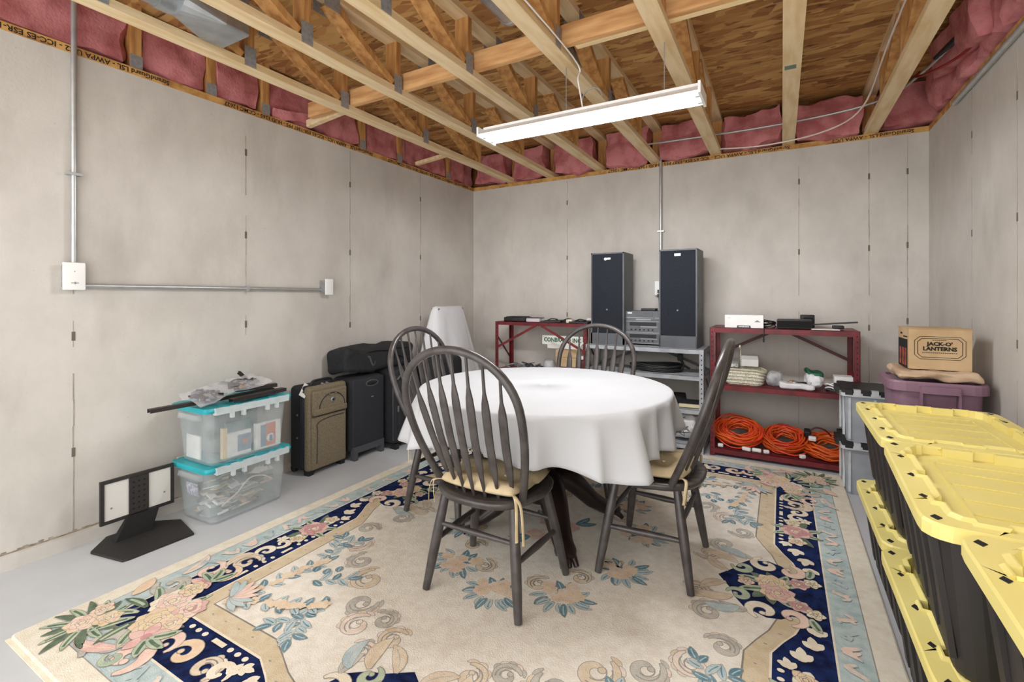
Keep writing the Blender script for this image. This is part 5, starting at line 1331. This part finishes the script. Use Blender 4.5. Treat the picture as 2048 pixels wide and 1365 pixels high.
class Motif(MB):
    def __init__(s, z=Z0): super().__init__(); s.z = z+0.0004; s.k = 0; s.cuts = []
    def cut(s): s.cuts.append((len(s.v), len(s.f)))
    def zz(s): s.k += 1; return s.z+s.k*0.000006
    def strip(s, pts, ws, col, line=None, lw=0.0026):
        """tapering band along pts; a darker flat outline goes underneath"""
        def band(w_add, c):
            z = s.zz(); vs = []; n = len(pts)
            for i in range(n):
                a, b = pts[max(i-1,0)], pts[min(i+1,n-1)]
                dx, dy = b[0]-a[0], b[1]-a[1]; L = math.hypot(dx,dy) or 1
                w = ws[i]+w_add
                if w_add and i in (0, n-1):
                    e = -1 if i == 0 else 1; px, py = pts[i][0]+e*dx/L*w_add, pts[i][1]+e*dy/L*w_add
                else: px, py = pts[i]
                vs += [(px-dy/L*w, py+dx/L*w, z), (px+dy/L*w, py-dx/L*w, z)]
            s.add(vs, [(2*i, 2*i+1, 2*i+3, 2*i+2) for i in range(n-1)], PI_[c])
        if line: band(lw, line)  # outline colour paints in groove shade, for a carved look
        band(0, col)
    def leaf(s, u, v, ang, L, w, col, line='greyline', vein=None, bend=0.25):
        n = 7; pts = []; ws = []
        for i in range(n):
            t = i/(n-1); a = ang+bend*(t-0.5)
            pts.append((u+L*t*math.cos(a), v+L*t*math.sin(a))); ws.append(w*math.sin(PI*min(1,t*0.96+0.04))**0.75+0.0008)
        s.strip(pts, ws, col, line, 0.0019)
        if vein: s.strip(pts[1:-1], [(w*0.34 if 'green' in vein else 0.0022) for k in range(n-2)], vein)
    def disc(s, u, v, r, col, line=None, e=1.0, ang=0):
        for rr_, c in ((r+0.0032, line), (r, col)):
            if c is None: continue
            z = s.zz(); vs = []
            for k in range(12):
                a = 2*PI*k/12; x, y = rr_*math.cos(a), rr_*math.sin(a)*e
                vs.append((u+x*math.cos(ang)-y*math.sin(ang), v+x*math.sin(ang)+y*math.cos(ang), z))
            s.add(vs, [tuple(range(12))], PI_[c])
    def rosette(s, u, v, r, outer, mid, core, line='greyline', n=7, ph=0.0, e=1.0):
        for ring, (rf, lf, wf, c, nn) in enumerate(((0.28,0.74,0.36,outer,n),(0.14,0.54,0.30,mid,max(5,n-1)),(0.0,0.36,0.22,core,5))):
            for k in range(nn):
                a = ph+ring*0.45+2*PI*k/nn
                s.leaf(u+r*rf*math.cos(a)*0.8, v+r*rf*math.sin(a)*0.8*e, a, r*lf, r*wf, c if (k+ring) % 3 else mid, line, None, 0.0)
        s.disc(u, v, r*0.16, 'gold', line)
    def star(s, u, v, r, col, core, line='greyline', n=5, ph=0.3):
        for k in range(n): s.leaf(u, v, ph+2*PI*k/n, r, r*0.30, col, line, None, 0.0)
        s.disc(u, v, r*0.25, core)
    def scroll(s, u, v, r, ang, d, col, line='greyline', turns=1.15, w=0.28, bulb=True, own=True):
        """C scroll: a spiral band, thick in the belly, ending in a bulb"""
        if own: s.cut()
        n = 22; pts = []; ws = []
        for i in range(n):
            t = i/(n-1); R_ = r*(1-0.72*t**0.9); a = ang+d*2*PI*turns*t
            pts.append((u+R_*math.cos(a), v+R_*math.sin(a))); ws.append(r*w*(0.10+0.9*math.sin(PI*(0.06+0.84*t**0.75))**1.1)*0.62)
        s.strip(pts, ws, col, line)
        if bulb: s.disc(pts[-1][0], pts[-1][1], r*0.17, col, line)
    def acanthus(s, u, v, r, ang, d, col, col2, line='greyline', lobes=5):
        s.cut()
        for k in range(lobes):
            t = k/max(1,lobes-1); a = ang+PI+d*(0.5+1.9*t)
            bx_, by_ = u+r*0.85*math.cos(a), v+r*0.85*math.sin(a)
            s.leaf(bx_, by_, a-d*0.9, r*(0.75-0.25*t), r*0.17, col2 if k % 2 else col, line, None, -d*1.1)
        s.scroll(u, v, r, ang+PI, d, col, line, 1.05, 0.42, True, False)
        for f in (0.72, 0.45):
            n = 9; pts = [(u+r*f*math.cos(ang+PI+d*(0.5+2.6*i/(n-1))), v+r*f*math.sin(ang+PI+d*(0.5+2.6*i/(n-1)))) for i in range(n)]
            s.strip(pts, [0.0025]*n, line)
    def fin(s, name, stuff=False):
        cs = [c for c in s.cuts if c[1] < len(s.f)]+[(len(s.v), len(s.f))]
        if cs[0][1] > 0: cs.insert(0, (0, 0))
        for (v0, f0), (v1, f1) in zip(cs, cs[1:]):
            q = MB(); q.v = s.v[v0:v1]; q.f = [tuple(i-v0 for i in f) for f in s.f[f0:f1]]; q.m = s.m[f0:f1]; q.s = s.s[f0:f1]
            o = q.build(name, PM, rug)
            if stuff: o['kind'] = 'stuff'
QUADS = [(1,1),(-1,1),(1,-1),(-1,-1)]
def mirrored(name, fn, stuff=False):
    """draw a motif in the first quadrant, and make its mirrored copies separate parts"""
    for su, sv in QUADS:
        m = Motif(); fn(m)
        for i, (x, y, z) in enumerate(m.v): m.v[i] = (x*su, y*sv, z)
        if su*sv < 0: m.f = [f[::-1] for f in m.f]
        m.fin(name, stuff)
rq = random.Random(11)
# dots and dashes along the inner edge of the navy
def dots_side(m):
    v = 0.45
    k = 0
    while v < 1.10:
        if k % 4 == 3: m.strip([(1.048, v-0.028),(1.048, v+0.028)], [0.0085,0.0085], 'ivory'); v += 0.075
        else: m.disc(1.048, v, 0.0115, 'ivory', None, 0.8); v += 0.042 if k % 4 != 2 else 0.065
        k += 1
mirrored('dotted_border', dots_side, True)
def dots_end(m):
    u = 0.54; k = 0
    while u < 0.90:
        if k % 4 == 3: m.strip([(u-0.035,1.338),(u+0.035,1.338)], [0.0095,0.0095], 'ivory'); u += 0.09
        else: m.disc(u, 1.338, 0.0125, 'ivory', None, 0.85); u += 0.043 if k % 4 != 2 else 0.07
        k += 1
mirrored('dotted_border', dots_end, True)
# bell-husk chains beside the medallions
def husk(m, u, v, a, r):
    m.cut()
    for da, L in ((-0.8,0.72),(0,1.0),(0.8,0.72)): m.leaf(u, v, a+da, r*L, r*0.24, 'ivory', None, None, 0)
    m.disc(u+r*0.15*math.cos(a), v+r*0.15*math.sin(a), r*0.30, 'ivory')
def husks_side(m):
    for (u, v, a, r) in ((1.165,0.20,-1.6,0.062),(1.152,0.285,-1.75,0.064),(1.112,0.365,-2.0+0.35,0.066),(1.075,0.425,-1.9,0.05)): husk(m, u, v+0.04, a, r)
mirrored('husk_chain', husks_side)
def husks_end(m):
    for (u, v, a, r) in ((0.24,1.445,PI,0.062),(0.33,1.435,PI+0.2,0.064),(0.415,1.40,PI+0.4,0.066),(0.48,1.365,PI+0.3,0.05)): husk(m, u+0.03, v, a-0.1, r)
mirrored('husk_chain', husks_end)
# flower sprays on the navy
def spray_side(m):
    u, v = 1.118, 0.615
    for a, L in ((0.4,0.11),(1.2,0.13),(1.9,0.12),(-0.4,0.10),(-1.2,0.13),(-1.8,0.12),(2.8,0.10),(-2.7,0.10)):
        m.leaf(u+0.02*math.cos(a), v+0.03*math.sin(a), a, L, 0.018, 'lgreen' if L < 0.125 else 'green', 'line', 'green')
    m.rosette(u, v-0.115, 0.046, 'ivory', 'peach', 'gold', 'line', 5); m.rosette(u-0.015, v+0.11, 0.044, 'ivory', 'gold', 'peach', 'line', 5, 0.4)
    m.star(u+0.045, v+0.15, 0.032, 'ivory', 'gold', 'line')
    m.rosette(u, v, 0.078, 'pink', 'rose', 'lpink', 'line', 8)
mirrored('flower_spray', spray_side)
def scroll_side(m):
    m.scroll(1.125, 0.795, 0.045, 1.2, 1, 'ivory', None, 1.0, 0.5); m.scroll(1.130, 0.875, 0.048, 1.5, -1, 'ivory', 'line', 1.0, 0.5)
    m.acanthus(1.118, 0.985, 0.060, 0.8, 1, 'taupe', 'grey', 'line', 5)
    m.leaf(1.16, 0.92, 1.1, 0.13, 0.022, 'taupe', 'line', 'grey', 0.9)
    m.scroll(1.110, 1.085, 0.062, -1.2, -1, 'peach', 'line', 1.05, 0.5)
mirrored('scroll_ornament', scroll_side)
def scroll_end(m):
    m.acanthus(0.62, 1.43, 0.055, -0.6, 1, 'taupe', 'ivory', 'line', 5)
    m.scroll(0.56, 1.415, 0.048, 2.8, 1, 'ivory', None, 1.0, 0.5)
    m.scroll(0.755, 1.425, 0.060, 0.4, -1, 'peach', 'line', 1.05, 0.5); m.scroll(0.865, 1.43, 0.055, 2.6, 1, 'lpink', 'line', 1.0, 0.5)
    husk(m, 0.53, 1.40, -1.7, 0.05)
mirrored('scroll_ornament', scroll_end)
# corner bouquet
def corner(m):
    c = (1.02, 1.375)
    for k in range(16):
        a = 0.2+k*0.40; L = 0.15+0.05*rq.random()
        m.leaf(1.235+0.03*math.cos(a), 1.525+0.03*math.sin(a), a, L*0.66, 0.013, 'lgreen' if k % 2 else 'green', 'line', 'green')
    for k in range(12):
        a = k*0.52; m.leaf(1.09+0.06*math.cos(a), 1.37+0.06*math.sin(a), a, 0.135, 0.016, 'lgreen' if k % 3 else 'green', 'line', 'green' if k % 3 else 'lgreen')
    m.rosette(1.255, 1.535, 0.060, 'peach', 'lpink', 'gold', 'greyline', 6); m.rosette(1.20, 1.475, 0.050, 'gold', 'peach', 'ivory', 'greyline', 6, 0.3); m.rosette(1.285, 1.46, 0.042, 'lpink', 'peach', 'ivory', 'greyline', 5)
    m.rosette(1.10, 1.30, 0.084, 'ivory', 'lpink', 'ivory', 'greyline', 9); m.rosette(1.02, 1.39, 0.092, 'peach', 'gold', 'lpink', 'greyline', 9, 0.3)
    m.rosette(0.985, 1.29, 0.065, 'pink', 'lpink', 'rose', 'greyline', 7); m.rosette(0.955, 1.375, 0.060, 'gold', 'peach', 'ivory', 'greyline', 6)
    m.star(0.955, 1.452, 0.075, 'pink', 'rose', 'line'); m.star(1.125, 1.165, 0.065, 'pink', 'rose', 'line'); m.rosette(1.11, 1.215, 0.055, 'peach', 'gold', 'gold', 'line', 6)
    for a in (0.3, 1.1, 2.0): m.leaf(1.10, 1.15, -a, 0.10, 0.018, 'lgreen', 'line', 'green')
    for a in (2.2, 3.0, 3.9): m.leaf(0.94, 1.45, a, 0.10, 0.018, 'lgreen', 'line', 'green')
mirrored('corner_bouquet', corner)
def corner_scrolls(m):
    m.scroll(1.225, 1.235, 0.075, 0.4, 1, 'grey', 'greyline', 1.0, 0.5); m.scroll(1.20, 1.10, 0.065, -0.8, -1, 'lpink', 'greyline', 1.0, 0.45); m.leaf(1.27, 1.18, -1.4, 0.16, 0.022, 'mauve', 'greyline', 'grey', 0.5)
    m.leaf(1.29, 1.36, -1.2, 0.12, 0.026, 'peach', 'greyline', None, 0.3)
    m.scroll(1.03, 1.535, 0.075, 1.4, -1, 'grey', 'greyline', 1.0, 0.5); m.leaf(1.16, 1.585, 3.3, 0.20, 0.022, 'pink', 'greyline', 'peach', 0.4); m.scroll(0.90, 1.53, 0.075, 2.2, 1, 'lpink', 'greyline', 1.0, 0.55); m.scroll(0.94, 1.56, 0.035, 0.0, 1, 'lgreen', 'greyline', 1.0, 0.5)
mirrored('scroll_ornament', corner_scrolls)
# blue band: small leaf scrolls
def band_side(m):
    v = 0.05
    k = 0
    while v < 1.04:
        c = ('mauve','lteal','lpink')[k % 3]
        m.strip([(1.265+0.026*math.sin(i*0.9+k), v+i*0.011) for i in range(7)], [0.004,0.008,0.010,0.010,0.010,0.007,0.003], c, 'lteal' if c != 'lteal' else None, 0.003)
        m.leaf(1.265, v+0.03, 0.5+k, 0.038, 0.008, c, None); m.leaf(1.265, v+0.05, 3.4+k, 0.036, 0.008, c, None)
        v += 0.098; k += 1
mirrored('band_scroll', band_side, True)
def band_end(m):
    u = 0.05; k = 0
    while u < 0.80:
        c = ('mauve','lteal','lpink')[k % 3]
        m.strip([(u+i*0.011, 1.545+0.026*math.sin(i*0.9+k)) for i in range(7)], [0.004,0.008,0.010,0.010,0.010,0.007,0.003], c, 'lteal' if c != 'lteal' else None, 0.003)
        m.leaf(u+0.03, 1.545, 0.5+k, 0.038, 0.008, c, None); u += 0.1; k += 1
mirrored('band_scroll', band_end, True)
# rosebud ticks on the tan band
def ticks(m):
    v = 0.5
    while v < 1.2: m.disc(0.973, v, 0.006, 'greyline', None, 0.5); v += 0.092
    u = 0.62
    while u < 0.95: m.disc(u, 1.262, 0.006, 'greyline', None, 0.5); u += 0.085
    for u, v in ((1.0,0.38),(1.045,0.30),(0.46,1.30),(0.36,1.345)): m.disc(u, v, 0.007, 'greyline', None, 0.5)
mirrored('band_tick', ticks, True)
# side and end medallions on navy
for ax in (0, 1):
    for sg in (1, -1):
        def tr(p, off):
            u, v = p
            return (sg*(u+off[0]), v) if ax == 0 else (v*1.0, sg*(u+off[1]))
        shape = [(1.15,-0.155),(1.15,0.155),(1.085,0.165),(1.05,0.205),(1.0,0.222),(0.955,0.205),(0.925,0.20),(0.90,0.165),(0.875,0.13),(0.862,0.085),(0.835,0.045),(0.805,0.0),(0.835,-0.045),(0.862,-0.085),(0.875,-0.13),(0.90,-0.165),(0.925,-0.20),(0.955,-0.205),(1.0,-0.222),(1.05,-0.205),(1.085,-0.165)]
        off = (0, 0.29)
        o_ = [tr(p, off) for p in shape]
        flip = (ax == 0 and sg < 0) or (ax == 1 and sg > 0)
        flat('navy_medallion', [o_[::-1] if flip else o_], 'navy', Z0+0.0006)
        m = Motif(Z0+0.0006)
        # drawn for the right side, then carried over
        for s_ in (1, -1):
            m.scroll(1.085, s_*0.175, 0.055, PI*0.5*s_, -s_, 'lpink', 'greyline', 0.9, 0.5); m.scroll(0.985, s_*0.185, 0.058, PI*s_*0.6, s_, 'ivory', 'greyline', 0.95, 0.5)
            m.scroll(0.895, s_*0.115, 0.045, PI, s_, 'lgreen', 'line', 1.0, 0.5); m.leaf(0.93, s_*0.21, PI-s_*0.2, 0.10, 0.022, 'grey', 'greyline', 'greyline', 0.5*s_)
            m.leaf(0.90, s_*0.20, PI-s_*0.7, 0.13, 0.024, 'lteal', 'greyline', 'grey', 0.8*s_); m.leaf(0.87, s_*0.14, PI-s_*0.5, 0.15, 0.026, 'taupe', 'greyline', 'tan', 0.6*s_)
            m.leaf(0.84, s_*0.05, PI-s_*0.55, 0.13, 0.024, 'taupe', 'greyline', 'grey', -0.5*s_)
            for a, L in ((0.5,0.13),(1.0,0.12),(2.4,0.11),(2.9,0.14),(1.7,0.10)): m.leaf(1.02, s_*0.02, s_*a, L, 0.020, 'lgreen' if L > 0.115 else 'green', 'line', 'green')
            m.rosette(1.115, s_*0.085, 0.042, 'pink', 'rose', 'lpink', 'line', 6); m.rosette(1.165, s_*0.115, 0.036, 'gold', 'ivory', 'peach', 'line', 5)
            m.leaf(1.15, s_*0.15, s_*1.3, 0.08, 0.016, 'lgreen', 'line', 'green')
        m.rosette(0.915, 0.0, 0.036, 'gold', 'lpink', 'lpink', 'line', 5)
        m.rosette(1.015, 0.035, 0.070, 'peach', 'gold', 'lpink', 'line', 8); m.rosette(1.035, -0.03, 0.072, 'peach', 'pink', 'gold', 'line', 8, 0.4)
        m.v = [(sg*x, y, z) if ax == 0 else (y, sg*(x+off[1]), z) for x, y, z in m.v]
        if flip: m.f = [f[::-1] for f in m.f]
        m.fin('medallion_bouquet')
# field: garlands from each corner with blue leaf sprigs
def garland(m):
    def chain(pts, n, r):
        P = smooth_path([(a, b, 0) for a, b in pts], 8)
        for k in range(n):
            p = P[int(k/(n-1)*(len(P)-1))]; sgn = 1 if k % 2 else -1
            q_ = P[min(len(P)-1, int(k/(n-1)*(len(P)-1))+1)]; a = math.atan2(q_.y-p.y, q_.x-p.x) if (q_-p).length > 1e-6 else 0
            m.leaf(p.x, p.y, a+sgn*1.0, 0.060, 0.014, 'teal' if k % 3 == 0 else 'lteal', 'greyline', 'teal' if k % 3 else 'lteal')
        for k in range(n+2):
            p = P[int(k/(n+1)*(len(P)-1))]
            m.rosette(p.x+0.008*math.sin(k*2), p.y+0.008*math.cos(k*3), r*(0.9+0.2*math.sin(k)), 'lpink' if k % 2 else 'gold', 'peach', 'pink' if k % 3 == 0 else 'ivory', 'taupe', 5, k)
    chain([(0.90,1.16),(0.86,1.03),(0.84,0.90),(0.80,0.80)], 13, 0.024)
    chain([(0.90,1.18),(0.76,1.12),(0.64,1.08),(0.54,1.02)], 13, 0.025)
    for k in range(9): m.leaf(0.915, 1.17, 2.6+k*0.36, 0.11, 0.014, 'lpink' if 2 < k < 7 else 'lteal', 'greyline', None, 0.2)
mirrored('field_garland', garland)
def sprig(m):
    # blue leaf sprig towards the side
    for (u0, v0, u1, v1, n) in ((0.80,0.80,0.905,0.60,10),(0.60,1.02,0.49,1.205,11),(0.73,0.93,0.60,0.84,6),(0.86,0.66,0.80,0.58,4),(0.54,1.10,0.62,1.19,5)):
        pts = [(u0+(u1-u0)*t, v0+(v1-v0)*t) for t in (0,0.25,0.5,0.75,1)]; m.strip(pts, [0.003]*5, 'lteal')
        a = math.atan2(v1-v0, u1-u0)
        for k in range(n):
            t = (k+0.5)/n; sgn = 1 if k % 2 else -1
            m.leaf(u0+(u1-u0)*t, v0+(v1-v0)*t, a+sgn*(0.9+0.2*math.sin(k*2.3)), 0.060+0.012*math.sin(k*1.7), 0.0135, 'teal' if k % 3 == 0 else 'lteal', 'greyline', 'lteal' if k % 3 == 0 else 'teal')
        m.leaf(u1, v1, a, 0.06, 0.014, 'teal', 'greyline', 'lteal')
    for u, v in ((0.735,0.83),(0.70,0.79),(0.79,0.84)): m.leaf(u, v, 1.9, 0.042, 0.017, 'teal', 'greyline', 'lteal')
mirrored('leaf_sprig', sprig)
def field_scroll(m):
    spots = ((0.87,0.47,0.055,0.4,1,'grey','taupe'),(0.79,0.61,0.060,1.0,-1,'mauve','taupe'),(0.66,0.71,0.062,2.2,1,'grey','mauve'),(0.52,0.80,0.075,2.0,1,'taupe','mauve'),(0.42,0.93,0.066,0.6,-1,'grey','taupe'),(0.34,1.03,0.062,1.5,1,'mauve','taupe'),(0.27,0.96,0.05,2.6,-1,'grey','mauve'))
    for (u, v, r, a, d, c1, c2) in spots: m.acanthus(u, v, r, a, d, c1, c2, 'greyline', 5)
mirrored('field_scroll', field_scroll)
def mid_scroll(m):
    for (u, v, r, a, d, c1, c2) in ((0.74,0.17,0.055,0.6,1,'taupe','grey'),(0.80,0.29,0.06,2.0,-1,'grey','taupe'),(0.17,1.02,0.055,1.0,1,'taupe','mauve'),(0.22,1.12,0.05,2.6,-1,'mauve','grey')): m.acanthus(u, v, r, a, d, c1, c2, 'greyline', 4)
mirrored('field_scroll', mid_scroll)
# central wreath
def wreath_at(ang, seed):
    m = Motif(); a0 = math.radians(ang); u, v = 0.44*math.cos(a0), 0.60*math.sin(a0); r_ = random.Random(seed)
    oa = math.atan2(math.sin(a0)*0.6, math.cos(a0)*0.44)
    for k in range(11):
        a = oa-1.6+k*0.32; m.leaf(u+0.055*math.cos(a)*1.2, v+0.055*math.sin(a), a+0.3*math.sin(k*2), 0.070+0.012*math.sin(k*3), 0.014, 'teal' if k % 4 == 1 else 'lteal', 'greyline', 'teal' if k % 4 != 1 else 'lteal')
    for k in range(3): m.leaf(u, v, oa+PI-0.6+0.6*k, 0.10, 0.018, 'teal', 'greyline', 'lteal')
    for k in range(9):
        a = r_.uniform(0, 6.28); d = r_.uniform(0.02, 0.075); m.rosette(u+d*math.cos(a)*1.3, v+d*math.sin(a), r_.uniform(0.026,0.040), ('lpink','mauve','peach')[k % 3], 'peach', 'pink', 'taupe', 6, k)
    m.fin('wreath_cluster')
for k in range(10): wreath_at(18+36*k, k)
def inner_scroll(m):
    for (u, v, r, a, d) in ((0.28,0.33,0.05,0.5,1),(0.14,0.46,0.05,1.8,-1),(0.36,0.15,0.045,2.5,1)): m.acanthus(u, v, r, a, d, 'taupe', 'mauve', 'line', 4)
    m.cut(); m.rosette(0.0+0.06, 0.08, 0.06, 'peach', 'pink', 'gold', 'taupe', 7)
    for a in (0.4,1.1): m.cut(); m.leaf(0.08, 0.12, a, 0.11, 0.02, 'teal', 'greyline', 'lteal')
mirrored('field_scroll', inner_scroll)
